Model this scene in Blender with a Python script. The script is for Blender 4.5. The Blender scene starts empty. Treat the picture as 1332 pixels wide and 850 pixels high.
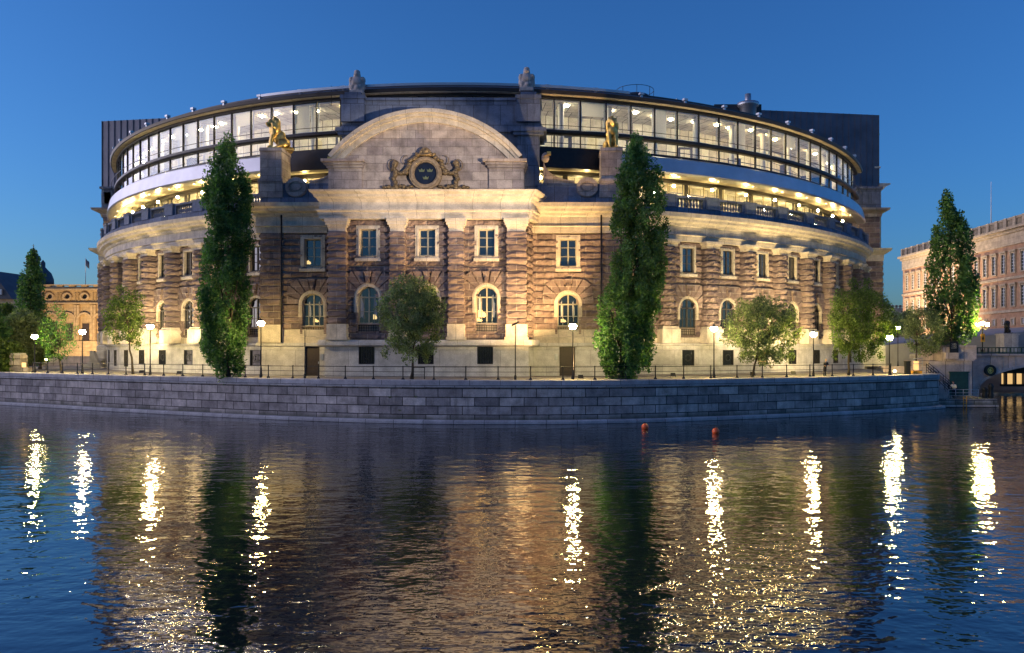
import bpy, bmesh, math, random
import numpy as np
from mathutils import Vector, Matrix
random.seed(7)
rng = np.random.default_rng(7)
R_ = math.radians
PI = math.pi
sc = bpy.context.scene
COL = sc.collection

# ------------------------------------------------------------------ camera numbers
F, CX, HY, ZE = 1000.0, 730.0, 455.0, 5.84      # focal length, principal column, horizon row (1332x850), eye height
def X(px, Y): return (px - CX) * Y / F
def Z(py, Y): return ZE + (HY - py) * Y / F
PAVE = 3.44

# ------------------------------------------------------------------ node helpers
def newmat(name):
    m = bpy.data.materials.new(name); m.use_nodes = True
    nt = m.node_tree
    return m, nt, nt.nodes['Principled BSDF']
def N(nt, t, **kw):
    n = nt.nodes.new(t)
    for k, v in kw.items():
        if k in n.inputs.keys() if hasattr(n.inputs, 'keys') else False: n.inputs[k].default_value = v
        else: setattr(n, k, v)
    return n
def L(nt, a, b): nt.links.new(a, b)
def mix(nt, fac, a, b, mode='MIX'):
    n = nt.nodes.new('ShaderNodeMix'); n.data_type = 'RGBA'; n.blend_type = mode
    for s, v in ((n.inputs[0], fac), (n.inputs[6], a), (n.inputs[7], b)):
        if isinstance(v, (int, float)): s.default_value = v
        elif isinstance(v, tuple): s.default_value = (*v, 1) if len(v) == 3 else v
        else: L(nt, v, s)
    return n.outputs[2]
def ramp(nt, src, stops):
    r = nt.nodes.new('ShaderNodeValToRGB'); L(nt, src, r.inputs[0])
    e = r.color_ramp.elements
    while len(e) < len(stops): e.new(0.5)
    for k, (p, c) in enumerate(stops):
        e[k].position = p; e[k].color = (c, c, c, 1) if isinstance(c, (int, float)) else (*c, 1)
    return r.outputs[0]
def noise(nt, scale, detail=4, vec=None, rough=.55, stretch=None):
    n = nt.nodes.new('ShaderNodeTexNoise'); n.inputs['Scale'].default_value = scale
    n.inputs['Detail'].default_value = detail; n.inputs['Roughness'].default_value = rough
    if vec is None:
        tc = nt.nodes.new('ShaderNodeTexCoord'); vec = tc.outputs['Object']
    if stretch:
        mp = nt.nodes.new('ShaderNodeMapping'); mp.inputs['Scale'].default_value = stretch
        L(nt, vec, mp.inputs['Vector']); vec = mp.outputs[0]
    L(nt, vec, n.inputs['Vector'])
    return n.outputs['Fac']
def bump(nt, bsdf, h, strength, dist):
    b = nt.nodes.new('ShaderNodeBump'); b.inputs['Strength'].default_value = strength
    b.inputs['Distance'].default_value = dist
    L(nt, h, b.inputs['Height'])
    old = bsdf.inputs['Normal']
    if old.is_linked: L(nt, old.links[0].from_socket, b.inputs['Normal'])
    L(nt, b.outputs[0], bsdf.inputs['Normal'])

def plain(name, c, rough=.6, metal=0., var=.2, scale=3., bmp=0.):
    m, nt, p = newmat(name)
    p.inputs['Roughness'].default_value = rough; p.inputs['Metallic'].default_value = metal
    f = ramp(nt, noise(nt, scale, 5), [(.3, 1 - var), (.7, 1 + var * .6)])
    L(nt, mix(nt, 1., c, f, 'MULTIPLY'), p.inputs['Base Color'])
    if bmp: bump(nt, p, noise(nt, scale * 4, 5), bmp, .05)
    return m
def emis(name, c, s):
    m, nt, p = newmat(name)
    p.inputs['Base Color'].default_value = (*c, 1); p.inputs['Emission Color'].default_value = (*c, 1)
    p.inputs['Emission Strength'].default_value = s
    return m
def stone(name, c1, c2, bw, bh, mort=(.1, .09, .08), ms=.02, rockbump=.3, rockscale=4., streak=.35, rough=.85, jb=.6, big=.3, streakcol=None, lime=0):
    """ashlar laid in the part's own UVs, which are metres along and up the wall"""
    m, nt, p = newmat(name)
    uv = nt.nodes.new('ShaderNodeUVMap').outputs[0]
    br = nt.nodes.new('ShaderNodeTexBrick'); L(nt, uv, br.inputs['Vector'])
    br.inputs['Scale'].default_value = 1; br.inputs['Brick Width'].default_value = bw; br.inputs['Row Height'].default_value = bh
    br.inputs['Mortar Size'].default_value = ms; br.inputs['Mortar Smooth'].default_value = .3
    br.inputs['Color1'].default_value = (*c1, 1); br.inputs['Color2'].default_value = (*c2, 1); br.inputs['Mortar'].default_value = (*mort, 1)
    br.inputs['Bias'].default_value = 0
    if bh > 4: br.offset = 0
    n1 = noise(nt, 1.1, 5, uv); n2 = noise(nt, 9., 6, uv, .7)
    c = mix(nt, 1., br.outputs['Color'], ramp(nt, n1, [(.3, 1 - big), (.7, 1 + big * .5)]), 'MULTIPLY')
    c = mix(nt, 1., c, ramp(nt, n2, [(.3, .78), (.7, 1.15)]), 'MULTIPLY')
    if streak:
        st = noise(nt, 1.6, 5, uv, .6, (1.6, .16, 1))
        c = mix(nt, ramp(nt, st, [(.55, 0.), (.72, streak)]), c, streakcol or tuple(x * .3 for x in c1))
    L(nt, c, p.inputs['Base Color']); p.inputs['Roughness'].default_value = rough
    p.inputs['Specular IOR Level'].default_value = .3
    inv = nt.nodes.new('ShaderNodeMath'); inv.operation = 'SUBTRACT'; inv.inputs[0].default_value = 1; L(nt, br.outputs['Fac'], inv.inputs[1])
    bump(nt, p, inv.outputs[0], jb, .03)
    if lime:
        lm_ = noise(nt, 2.2, 6, uv, .7, (1.3, .5, 1)); sm_ = noise(nt, .13, 2, uv)
        f1 = ramp(nt, lm_, [(.62, 0.), (.7, lime)]); f2 = ramp(nt, sm_, [(.45, 0.), (.6, 1.)])
        old = p.inputs['Base Color'].links[0].from_socket
        cc = mix(nt, mix(nt, 1., f1, f2, 'MULTIPLY'), old, (.75, .73, .7))
        sx = nt.nodes.new('ShaderNodeSeparateXYZ'); L(nt, uv, sx.inputs[0])
        ad = nt.nodes.new('ShaderNodeMath'); ad.operation = 'MULTIPLY_ADD'; ad.inputs[1].default_value = .5; L(nt, noise(nt, 1.2, 5, uv), ad.inputs[0]); L(nt, sx.outputs[1], ad.inputs[2])
        cc = mix(nt, ramp(nt, ad.outputs[0], [(.55, .75), (.95, 0.)]), cc, (.07, .08, .05)); L(nt, cc, p.inputs['Base Color'])
    if rockbump: bump(nt, p, noise(nt, rockscale, 6, uv, .65), rockbump, .12)
    return m

M = {}
M['rustic'] = stone('rustic_stone', (.35, .265, .235), (.17, .13, .13), 1.5, .6, (.46, .40, .35), .026, .85, 5.5, .25, jb=.25)  # pale joint colour paints in the light caught by the block margins
M['panelled'] = stone('wall_panelling', (.70, .67, .58), (.52, .47, .38), 1.35, 2.6, (.16, .14, .12), .05, 0, 5, 0, jb=.1)
M['ashlar'] = stone('ashlar_stone', (.52, .45, .40), (.34, .29, .28), 1.45, .75, (.12, .1, .08), .014, .3, 6, .5, big=.4)
M['trim'] = stone('trim_stone', (.70, .63, .52), (.60, .54, .45), 2.3, 5., (.12, .1, .08), .012, .1, 6, .35)
M['granite'] = stone('plinth_granite', (.66, .65, .63), (.56, .55, .54), 2.7, 1.45, (.2, .19, .18), .012, .1, 8, .2)
M['quay'] = stone('quay_granite', (.60, .53, .50), (.27, .24, .24), 1.95, .69, (.03, .026, .026), .032, .7, 5., .55, jb=1.5, big=.45, streakcol=(.12, .11, .1), lime=.55)
M['quaycap'] = stone('coping_granite', (.5, .48, .5), (.4, .38, .4), 2.4, 3., (.04, .04, .04), .02, .25, 5., .1)
M['bridge'] = stone('bridge_granite', (.64, .54, .51), (.48, .40, .38), 2.0, 7., (.09, .08, .07), .03, .25, 4., .4)
M['pave'] = stone('paving_stone', (.33, .31, .29), (.24, .22, .2), 1.1, .7, (.1, .1, .09), .015, .1, 6., 0)
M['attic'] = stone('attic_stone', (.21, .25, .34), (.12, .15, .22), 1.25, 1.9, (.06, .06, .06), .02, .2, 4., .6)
M['dark'] = plain('dark_metal', (.018, .018, .022), .45, .4)
M['copper'] = plain('dark_copper_sheet', (.11, .12, .16), .5, .3, .3, .4)
M['roof'] = plain('roof_sheet', (.05, .048, .055), .5, .4, .25, .5)
M['fascia'] = plain('fascia_metal', (.42, .44, .47), .38, .75, .12, .6)
M['iron'] = plain('painted_iron', (.012, .013, .014), .5, .2)
M['soffit'] = plain('soffit_panel', (.33, .31, .26), .6, 0, .1)
M['white'] = plain('painted_plaster', (.72, .70, .64), .7, 0, .05)
M['frame'] = plain('painted_wood_frame', (.42, .38, .28), .5, 0, .1)
M['darkframe'] = plain('dark_wood_frame', (.06, .055, .05), .5, 0, .1)
M['door'] = plain('door_wood', (.045, .03, .025), .5, 0, .25, 6)
M['bronze'] = plain('gilt_bronze', (.62, .42, .13), .38, .85, .45, 2.5)
M['gold'] = plain('gold_leaf', (.75, .55, .2), .3, .9, .2, 5)
M['dkstone'] = plain('weathered_gilt_sculpture', (.24, .17, .085), .5, .35, .6, 5, .5)
M['blueplate'] = plain('dark_blue_enamel', (.012, .02, .045), .4, .1, .3, 3)
M['statue'] = plain('statue_stone', (.42, .38, .36), .85, 0, .35, 3, .4)
M['orange'] = plain('orange_buoy', (.8, .12, .03), .4, 0, .1)
M['trunk'] = plain('bark', (.07, .055, .04), .9, 0, .4, 6, .6)
M['globe_dim'] = emis('dim_lamp_globe', (1, .70, .24), 150)
M['globe'] = emis('lamp_globe', (1, .74, .24), 270)
M['soffitlamp'] = emis('soffit_lamp_glass', (1, .68, .24), 170)
M['ceilinglamp'] = emis('ceiling_lamp_glass', (1, .80, .48), 92)
M['ceilinglamp_warm'] = emis('warm_ceiling_lamp_glass', (1, .72, .32), 120)
M['downlight'] = emis('downlight_glass', (1, .7, .3), 18)
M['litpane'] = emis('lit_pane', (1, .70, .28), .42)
M['litpane_dim'] = emis('dim_lit_pane', (1, .62, .25), .35)
M['yellowlight'] = emis('small_lamp_glass', (1, .8, .35), 30)
M['redlight'] = emis('red_signal', (1, .03, .02), 6)
M['yellowsign'] = plain('yellow_sign', (.8, .38, .03), .5, 0, .05)
M['teal'] = plain('green_paint', (.02, .07, .06), .5, 0, .3)
M['greenrail'] = plain('green_iron', (.03, .07, .06), .5, .3, .2)
M['skin'] = plain('skin', (.5, .3, .22), .6, 0, .05)
M['whitecloth'] = plain('white_cloth', (.75, .73, .7), .9, 0, .05)
M['darkcloth'] = plain('dark_cloth', (.02, .02, .03), .9, 0, .1)
M['hair'] = plain('dark_hair', (.03, .02, .015), .7, 0, .1)
M['brick'] = stone('palace_render', (.42, .25, .15), (.38, .23, .14), 40, 40, (.3, .2, .12), .001, .05, 6, .2)
M['palace'] = stone('palace_stone', (.5, .4, .28), (.42, .34, .24), 2.2, .9, (.2, .16, .1), .02, .1, 5, .25)
M['opera'] = stone('arcade_stone', (.55, .38, .2), (.48, .33, .18), 2.2, .9, (.2, .14, .08), .02, .1, 5, .15)
M['slate'] = plain('slate_roof', (.05, .06, .08), .5, 0, .3, .5)
M['flag'] = plain('flag_cloth', (.03, .05, .12), .8, 0, .1)
M['cover'] = plain('concrete_ramp', (.3, .3, .31), .85, 0, .2, .5)
M['foam'] = plain('white_water', (.55, .55, .5), .6, 0, .5, 2.5, .5)

def pane_mat(name, base, tint=(.9, .95, 1)):
    m, nt, p = newmat(name)
    p.inputs['Base Color'].default_value = (*base, 1); p.inputs['Roughness'].default_value = .04
    p.inputs['IOR'].default_value = 2.1
    bump(nt, p, noise(nt, .8, 2), .12, .02)
    return m
M['pane'] = pane_mat('window_glass', (.012, .02, .035))
def clear_mat(name, fac):
    m, nt, p = newmat(name); nt.nodes.remove(p)
    out = nt.nodes['Material Output']
    t = nt.nodes.new('ShaderNodeBsdfTransparent'); t.inputs[0].default_value = (.9, .93, .95, 1)
    g = nt.nodes.new('ShaderNodeBsdfGlossy'); g.inputs['Roughness'].default_value = .03; g.inputs[0].default_value = (.9, .95, 1, 1)
    fr = nt.nodes.new('ShaderNodeLayerWeight'); fr.inputs[0].default_value = .5
    pw = nt.nodes.new('ShaderNodeMath'); pw.operation = 'POWER'; pw.inputs[1].default_value = 4.5; L(nt, fr.outputs['Facing'], pw.inputs[0])
    sc_ = nt.nodes.new('ShaderNodeMath'); sc_.operation = 'MULTIPLY'; sc_.inputs[1].default_value = .55; L(nt, pw.outputs[0], sc_.inputs[0])
    ma = nt.nodes.new('ShaderNodeMath'); ma.operation = 'ADD'; ma.use_clamp = True; ma.inputs[1].default_value = fac; L(nt, sc_.outputs[0], ma.inputs[0])
    x = nt.nodes.new('ShaderNodeMixShader'); L(nt, ma.outputs[0], x.inputs[0]); L(nt, t.outputs[0], x.inputs[1]); L(nt, g.outputs[0], x.inputs[2])
    L(nt, x.outputs[0], out.inputs[0])
    return m
M['clear'] = clear_mat('gallery_glass', .07)

m_, nt_, p_ = newmat('thin_blind_cloth'); t_ = nt_.nodes.new('ShaderNodeBsdfTranslucent'); t_.inputs[0].default_value = (.85, .84, .8, 1)
x_ = nt_.nodes.new('ShaderNodeMixShader'); x_.inputs[0].default_value = .7; p_.inputs['Base Color'].default_value = (.7, .7, .68, 1)
L(nt_, p_.outputs[0], x_.inputs[1]); L(nt_, t_.outputs[0], x_.inputs[2]); L(nt_, x_.outputs[0], nt_.nodes['Material Output'].inputs[0]); M['blind'] = m_
def leaf_mat(name, c, c2):
    m, nt, p = newmat(name)
    out = nt.nodes['Material Output']
    gi = nt.nodes.new('ShaderNodeNewGeometry')
    f = ramp(nt, gi.outputs['Random Per Island'], [(0., 0.), (1., 1.)])
    col = mix(nt, f, c, c2); col = mix(nt, 1., col, ramp(nt, noise(nt, .9, 3), [(.35, .55), (.68, 1.45)]), 'MULTIPLY')
    L(nt, col, p.inputs['Base Color']); p.inputs['Roughness'].default_value = .55
    t = nt.nodes.new('ShaderNodeBsdfTranslucent'); L(nt, mix(nt, 1., col, (1.3, 1.5, .5), 'MULTIPLY'), t.inputs[0])
    x = nt.nodes.new('ShaderNodeMixShader'); x.inputs[0].default_value = .45
    L(nt, p.outputs[0], x.inputs[1]); L(nt, t.outputs[0], x.inputs[2]); L(nt, x.outputs[0], out.inputs[0])
    return m
M['leafdark'] = leaf_mat('dark_leaves', (.035, .11, .045), (.115, .235, .075))
M['leafgrey'] = leaf_mat('grey_green_leaves', (.09, .14, .07), (.27, .33, .18))
M['leafmid'] = leaf_mat('mid_green_leaves', (.05, .1, .02), (.14, .2, .05))

# ------------------------------------------------------------------ mesh builder
ORG = {}
class MB:
    def __init__(s): s.v = []; s.f = []; s.uv = []; s.sm = []
    def face(s, idx, uvs=None, smooth=False):
        s.f.append(tuple(idx)); s.uv.append(uvs if uvs else [(0, 0)] * len(idx)); s.sm.append(smooth)
    def mesh(s, name, mat, org=(0, 0, 0), recalc=True):
        me = bpy.data.meshes.new(name)
        ox, oy, oz = org
        me.from_pydata([(a - ox, b - oy, c - oz) for a, b, c in s.v], [], s.f)
        uvl = me.uv_layers.new(name='UVMap')
        flat = [c for f in s.uv for p in f for c in p]
        uvl.data.foreach_set('uv', flat)
        me.polygons.foreach_set('use_smooth', s.sm)
        if recalc:
            b = bmesh.new(); b.from_mesh(me); bmesh.ops.recalc_face_normals(b, faces=b.faces[:]); b.to_mesh(me); b.free()
        me.materials.append(M[mat] if isinstance(mat, str) else mat)
        return me
    def build(s, name, mat, parent=None, recalc=True):
        org = ORG[parent.name] if parent else (0, 0, 0)
        o = bpy.data.objects.new(name, s.mesh(name, mat, org, recalc)); COL.objects.link(o)
        if parent: o.parent = parent
        ORG[o.name] = org
        return o
    # --- shapes; mp maps (u, d, z) to world: u along the wall, d out of it
    def box(s, u0, u1, d0, d1, z0, z1, mp=None, nu=1, taper=0):
        mp = mp or (lambda u, d, z: (u, -d, z))
        n0 = len(s.v)
        for i in range(nu + 1):
            u = u0 + (u1 - u0) * i / nu
            for (d, z) in ((d0, z0), (d1, z0), (d1 - taper, z1), (d0 + taper, z1)):
                uu = u
                if taper and i == 0: uu = u + taper * (z == z1)
                if taper and i == nu: uu = u - taper * (z == z1)
                s.v.append(mp(uu, d, z))
        for i in range(nu):
            a = n0 + i * 4; b = a + 4
            ua = u0 + (u1 - u0) * i / nu; ub = u0 + (u1 - u0) * (i + 1) / nu
            s.face((a, b, b + 1, a + 1), [(ua, d0), (ub, d0), (ub, d1), (ua, d1)])
            s.face((a + 1, b + 1, b + 2, a + 2), [(ua, z0), (ub, z0), (ub, z1), (ua, z1)])
            s.face((a + 2, b + 2, b + 3, a + 3), [(ua, d1), (ub, d1), (ub, d0), (ua, d0)])
            s.face((a + 3, b + 3, b, a), [(ua, z1), (ub, z1), (ub, z0), (ua, z0)])
        a = n0; s.face((a, a + 1, a + 2, a + 3), [(d0, z0), (d1, z0), (d1, z1), (d0, z1)])
        a = n0 + nu * 4; s.face((a + 3, a + 2, a + 1, a), [(d0, z1), (d1, z1), (d1, z0), (d0, z0)])
        return s
    def sweep(s, pts, prof, smooth=False, closed=True, caps=True):
        """prof: (d, z) carried along the polyline pts (seen from outside, running left to right), mitred"""
        n = len(pts); m = len(prof); n0 = len(s.v); cum = 0; us = []
        for i, p in enumerate(pts):
            dirs = []
            if i > 0: dirs.append((Vector(p) - Vector(pts[i - 1])).normalized())
            if i < n - 1: dirs.append((Vector(pts[i + 1]) - Vector(p)).normalized())
            ns = [Vector((q.y, -q.x)) for q in dirs]
            nn = sum(ns, Vector((0, 0))).normalized(); k = 1 / max(.3, nn.dot(ns[0])); nn = nn * k
            if i: cum += (Vector(p) - Vector(pts[i - 1])).length
            us.append(cum)
            for d, z in prof: s.v.append((p[0] + nn.x * d, p[1] + nn.y * d, z))
        for i in range(n - 1):
            for j in range(m if closed else m - 1):
                k = (j + 1) % m
                a = n0 + i * m; b = a + m
                horiz = abs(prof[j][0] - prof[k][0]) > abs(prof[j][1] - prof[k][1])
                w0, w1 = (prof[j][0], prof[k][0]) if horiz else (prof[j][1], prof[k][1])
                s.face((a + j, b + j, b + k, a + k), [(us[i], w0), (us[i + 1], w0), (us[i + 1], w1), (us[i], w1)], smooth)
        if closed and caps:
            s.face([n0 + j for j in range(m)], [tuple(prof[j]) for j in range(m)])
            s.face([n0 + (n - 1) * m + j for j in reversed(range(m))], [tuple(prof[j]) for j in reversed(range(m))])
        return s
    def tube(s, pts, rad, n=8, smooth=True, cap=True):
        pts = [Vector(p) for p in pts]; rad = rad if isinstance(rad, (list, tuple)) else [rad] * len(pts)
        n0 = len(s.v)
        for i, p in enumerate(pts):
            t = (pts[min(i + 1, len(pts) - 1)] - pts[max(i - 1, 0)]).normalized()
            a = t.cross(Vector((0, 0, 1)) if abs(t.z) < .9 else Vector((1, 0, 0))).normalized(); b = t.cross(a)
            for k in range(n):
                w = 2 * PI * k / n; s.v.append(tuple(p + (a * math.cos(w) + b * math.sin(w)) * rad[i]))
        for i in range(len(pts) - 1):
            for k in range(n):
                a = n0 + i * n + k; b = n0 + i * n + (k + 1) % n
                s.face((a, b, b + n, a + n), [(k / n, i), ((k + 1) / n, i), ((k + 1) / n, i + 1), (k / n, i + 1)], smooth)
        if cap:
            s.face([n0 + k for k in range(n)]); s.face([n0 + (len(pts) - 1) * n + k for k in reversed(range(n))])
        return s
    def lathe(s, c, prof, n=12, smooth=True, a0=0, a1=2 * PI):
        n0 = len(s.v); full = abs(a1 - a0 - 2 * PI) < 1e-6; cols = n if full else n + 1
        for r, z in prof:
            for k in range(cols):
                w = a0 + (a1 - a0) * k / n; s.v.append((c[0] + r * math.cos(w), c[1] + r * math.sin(w), c[2] + z))
        for i in range(len(prof) - 1):
            for k in range(n):
                k2 = (k + 1) % cols
                a = n0 + i * cols + k; b = n0 + i * cols + k2
                s.face((a, b, b + cols, a + cols), [(k * .3, prof[i][1]), (k * .3 + .3, prof[i][1]), (k * .3 + .3, prof[i + 1][1]), (k * .3, prof[i + 1][1])], smooth)
        return s
    def prism(s, outline, d0, d1, mp=None):
        """outline of (u, z) points given depth from d0 to d1"""
        mp = mp or (lambda u, d, z: (u, -d, z))
        n = len(outline); n0 = len(s.v)
        for d in (d0, d1):
            for u, z in outline: s.v.append(mp(u, d, z))
        s.face(range(n0, n0 + n), [tuple(p) for p in outline]); s.face(reversed(range(n0 + n, n0 + 2 * n)), [tuple(p) for p in reversed(outline)])
        for i in range(n):
            j = (i + 1) % n; a, b = outline[i], outline[j]
            s.face((n0 + i, n0 + j, n0 + n + j, n0 + n + i), [(a[0] + a[1], d0), (b[0] + b[1], d0), (b[0] + b[1], d1), (a[0] + a[1], d1)])
        return s
    def ring(s, outer, inner, d0, d1, mp=None, closed=True):
        """frame between two outlines with the same number of (u, z) points, d0 back to d1 front"""
        mp = mp or (lambda u, d, z: (u, -d, z))
        n = len(outer); n0 = len(s.v)
        for d in (d0, d1):
            for ol in (outer, inner):
                for u, z in ol: s.v.append(mp(u, d, z))
        ob, ib, of, if_ = n0, n0 + n, n0 + 2 * n, n0 + 3 * n
        for i in range(n if closed else n - 1):
            j = (i + 1) % n
            uv = [outer[i], outer[j], inner[j], inner[i]]
            s.face((of + i, of + j, if_ + j, if_ + i), uv); s.face((ob + j, ob + i, ib + i, ib + j), [uv[1], uv[0], uv[3], uv[2]])
            s.face((ob + i, ob + j, of + j, of + i), uv); s.face((ib + j, ib + i, if_ + i, if_ + j), uv)
        if not closed:
            for i in (0, n - 1): s.face((ob + i, of + i, if_ + i, ib + i))
        return s

def setp(o, label=None, cat=None, group=None, kind=None):
    if label: o['label'] = label
    if cat: o['category'] = cat
    if group: o['group'] = group
    if kind: o['kind'] = kind
    return o
def thing(name, loc, label, cat, group=None, rz=0):
    o = bpy.data.objects.new(name, None); COL.objects.link(o); o.location = loc; o.rotation_euler.z = rz
    o.empty_display_size = .3
    ORG[o.name] = tuple(loc) if rz == 0 else (0, 0, 0)
    return setp(o, label, cat, group)
def inst(name, me, parent, loc=(0, 0, 0), rz=0):
    """another object on shared mesh data; loc is in world space"""
    o = bpy.data.objects.new(name, me); COL.objects.link(o)
    if parent:
        o.parent = parent; g = ORG[parent.name]; loc = (loc[0] - g[0], loc[1] - g[1], loc[2] - g[2])
    o.location = loc; o.rotation_euler.z = rz; ORG[o.name] = (0, 0, 0)
    return o
def dup(root, loc=None, label=None, rz=None):
    r = root.copy(); COL.objects.link(r)
    if loc: r.location = loc
    if rz is not None: r.rotation_euler.z = rz
    if label: r['label'] = label
    for ch in list(root.children):
        c = ch.copy(); COL.objects.link(c); c.parent = r
        for g in list(ch.children):
            d = g.copy(); COL.objects.link(d); d.parent = c
    return r

def blob_mesh(name, mat, balls, voxel=.06, smooth=2):
    """balls: (centre, (rx, ry, rz), euler) or ('c', p, q, r1, r2) capsules; united into one continuous skin"""
    bm = bmesh.new()
    def ball(c, r, e=(0, 0, 0)):
        mt = Matrix.Translation(c) @ Matrix.Rotation(e[2], 4, 'Z') @ Matrix.Rotation(e[1], 4, 'Y') @ Matrix.Rotation(e[0], 4, 'X') @ Matrix.Diagonal((*r, 1))
        bmesh.ops.create_icosphere(bm, subdivisions=2, radius=1, matrix=mt)
    for b in balls:
        if b[0] == 'c':
            p, q = Vector(b[1]), Vector(b[2]); n = max(3, int((q - p).length / (min(b[3], b[4]) * .5)) + 1)
            for i in range(n + 1):
                t = i / n; r = b[3] + (b[4] - b[3]) * t; ball(p.lerp(q, t), (r, r, r))
        else: ball(*b)
    me = bpy.data.meshes.new(name); bm.to_mesh(me); bm.free()
    o = bpy.data.objects.new(name, me); COL.objects.link(o)
    md = o.modifiers.new('r', 'REMESH'); md.mode = 'VOXEL'; md.voxel_size = voxel; md.use_smooth_shade = True
    ms = o.modifiers.new('s', 'SMOOTH'); ms.iterations = smooth; ms.factor = .5
    bpy.context.view_layer.update()
    dg = bpy.context.evaluated_depsgraph_get()
    me2 = bpy.data.meshes.new_from_object(o.evaluated_get(dg)); me2.name = name
    bpy.data.objects.remove(o); bpy.data.meshes.remove(me)
    me2.materials.clear(); me2.materials.append(M[mat])
    return me2

# ------------------------------------------------------------------ the building's plan
AX, AY, AR = -10.0, 127.6, 56.1                   # centre and radius of the curved front
def arc_xy(th, d=0): return (AX + (AR + d) * math.sin(th), AY - (AR + d) * math.cos(th))
def arc_pts(t0, t1, step=1.0):
    n = max(2, int(abs(t1 - t0) / step)); return [arc_xy(R_(t0 + (t1 - t0) * i / n)) for i in range(n + 1)]
def M_arc(u, d, z):
    x, y = arc_xy(u / AR, d); return (x, y, z)
def M_line(Y):
    return lambda u, d, z: (u, Y - d, z)
WY, PY = 70.5, 68.6                               # wing front and portal front
WX0, WX1 = -27.5, 6.0
PX0, PX1, PX2 = X(428, PY), X(683.5, PY), -2.3
ZPL, ZRU, ZAR, ZFR, ZCO, ZTOP = 6.45, 8.1, 16.49, 17.12, 18.1, 19.12
root = thing('parliament_building', (-12, 70, PAVE), 'round-fronted stone parliament building with arched portal and glazed upper gallery, behind the quay', 'building')

WR = [18.62 + 5.0 * k for k in range(9)]; CR = [21.1 + 5.0 * k for k in range(9)]; CR[0] = 21.1
WL = [-20.53 - 4.8 * k for k in range(9)]; CL = [-22.93 - 4.8 * k for k in range(9)]

def wave_noise(a, b, seed=0.):
    return (math.sin(a * 3.1 + b * 1.7 + seed) + math.sin(a * 7.3 - b * 4.1 + seed * 2) * .6 + math.sin(a * 1.3 + b * 9.2) * .5) / 2.1
def rustic(mb, mp, u0, u1, z0, z1, holes, pitch=.6, du=.22, amp=.2):
    rows = round((z1 - z0) / pitch); p = (z1 - z0) / rows
    zs = []; ds = []
    for r in range(rows):
        b = z0 + r * p
        for fz, fd in ((0, 0), (.09, .0), (.2, .75), (.5, 1.), (.78, .9), (.9, 0.1)):
            zs.append(b + fz * p); ds.append((fd, r))
    zs.append(z1); ds.append((0, rows))
    nu = max(2, int((u1 - u0) / du)); us = [u0 + (u1 - u0) * i / nu for i in range(nu + 1)]
    n0 = len(mb.v)
    for j, z in enumerate(zs):
        fd, r = ds[j]
        for u in us:
            blk = math.floor((u + (r % 2) * .75) / 1.5)
            hs = math.sin(blk * 12.9 + r * 78.2) * 43758.5; hs -= math.floor(hs)
            d = fd * amp * (.8 + .35 * hs + .3 * wave_noise(u * 1.3, z * 2 + r * 5) + random.uniform(-.3, .3))
            mb.v.append(mp(u, d, z + (random.uniform(-.03, .03) if 0 < fd else 0)))
    w = nu + 1
    for j in range(len(zs) - 1):
        zc = (zs[j] + zs[j + 1]) / 2
        for i in range(nu):
            uc = (us[i] + us[i + 1]) / 2
            if any(h[0] < uc < h[1] and h[2] < zc < h[3] for h in holes): continue
            a = n0 + j * w + i
            va, vb = (zs[j] - z0) / p * .6, (zs[j + 1] - z0) / p * .6
            mb.face((a, a + 1, a + w + 1, a + w), [(us[i], va), (us[i + 1], va), (us[i + 1], vb), (us[i], vb)])
def stack(mb, per, place, z0, z1, pitch=.6, amp=.12):
    """rock-faced drums or blocks piled up: per = outline (u, d), grown outward course by course"""
    rows = round((z1 - z0) / pitch); p = (z1 - z0) / rows; cu = sum(a for a, b in per) / len(per)
    ring = []
    for r in range(rows):
        b = z0 + r * p
        for fz, fd in ((0, 0), (.08, 0), (.2, .85), (.5, 1), (.8, .85), (.92, 0)): ring.append((b + fz * p, fd))
    ring.append((z1, 0)); n = len(per); n0 = len(mb.v)
    for z, fd in ring:
        for k, (u, d) in enumerate(per):
            g = fd * amp * (1 + random.uniform(-.45, .45)); l = math.hypot(u - cu, d) or 1
            mb.v.append(place(u + (u - cu) / l * g, d + abs(d) / l * g + (g * .5 if d > .1 else 0), z))
    for j in range(len(ring) - 1):
        for k in range(n - 1):
            a = n0 + j * n + k
            va, vb = (ring[j][0] - z0) / p * .6, (ring[j + 1][0] - z0) / p * .6; ua, ub = per[k][0] + per[k][1] + z0 * 7 + 3.3, per[k + 1][0] + per[k + 1][1] + z0 * 7 + 3.3
            mb.face((a, a + 1, a + n + 1, a + n), [(ua, va), (ub, va), (ub, vb), (ua, vb)])

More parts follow.
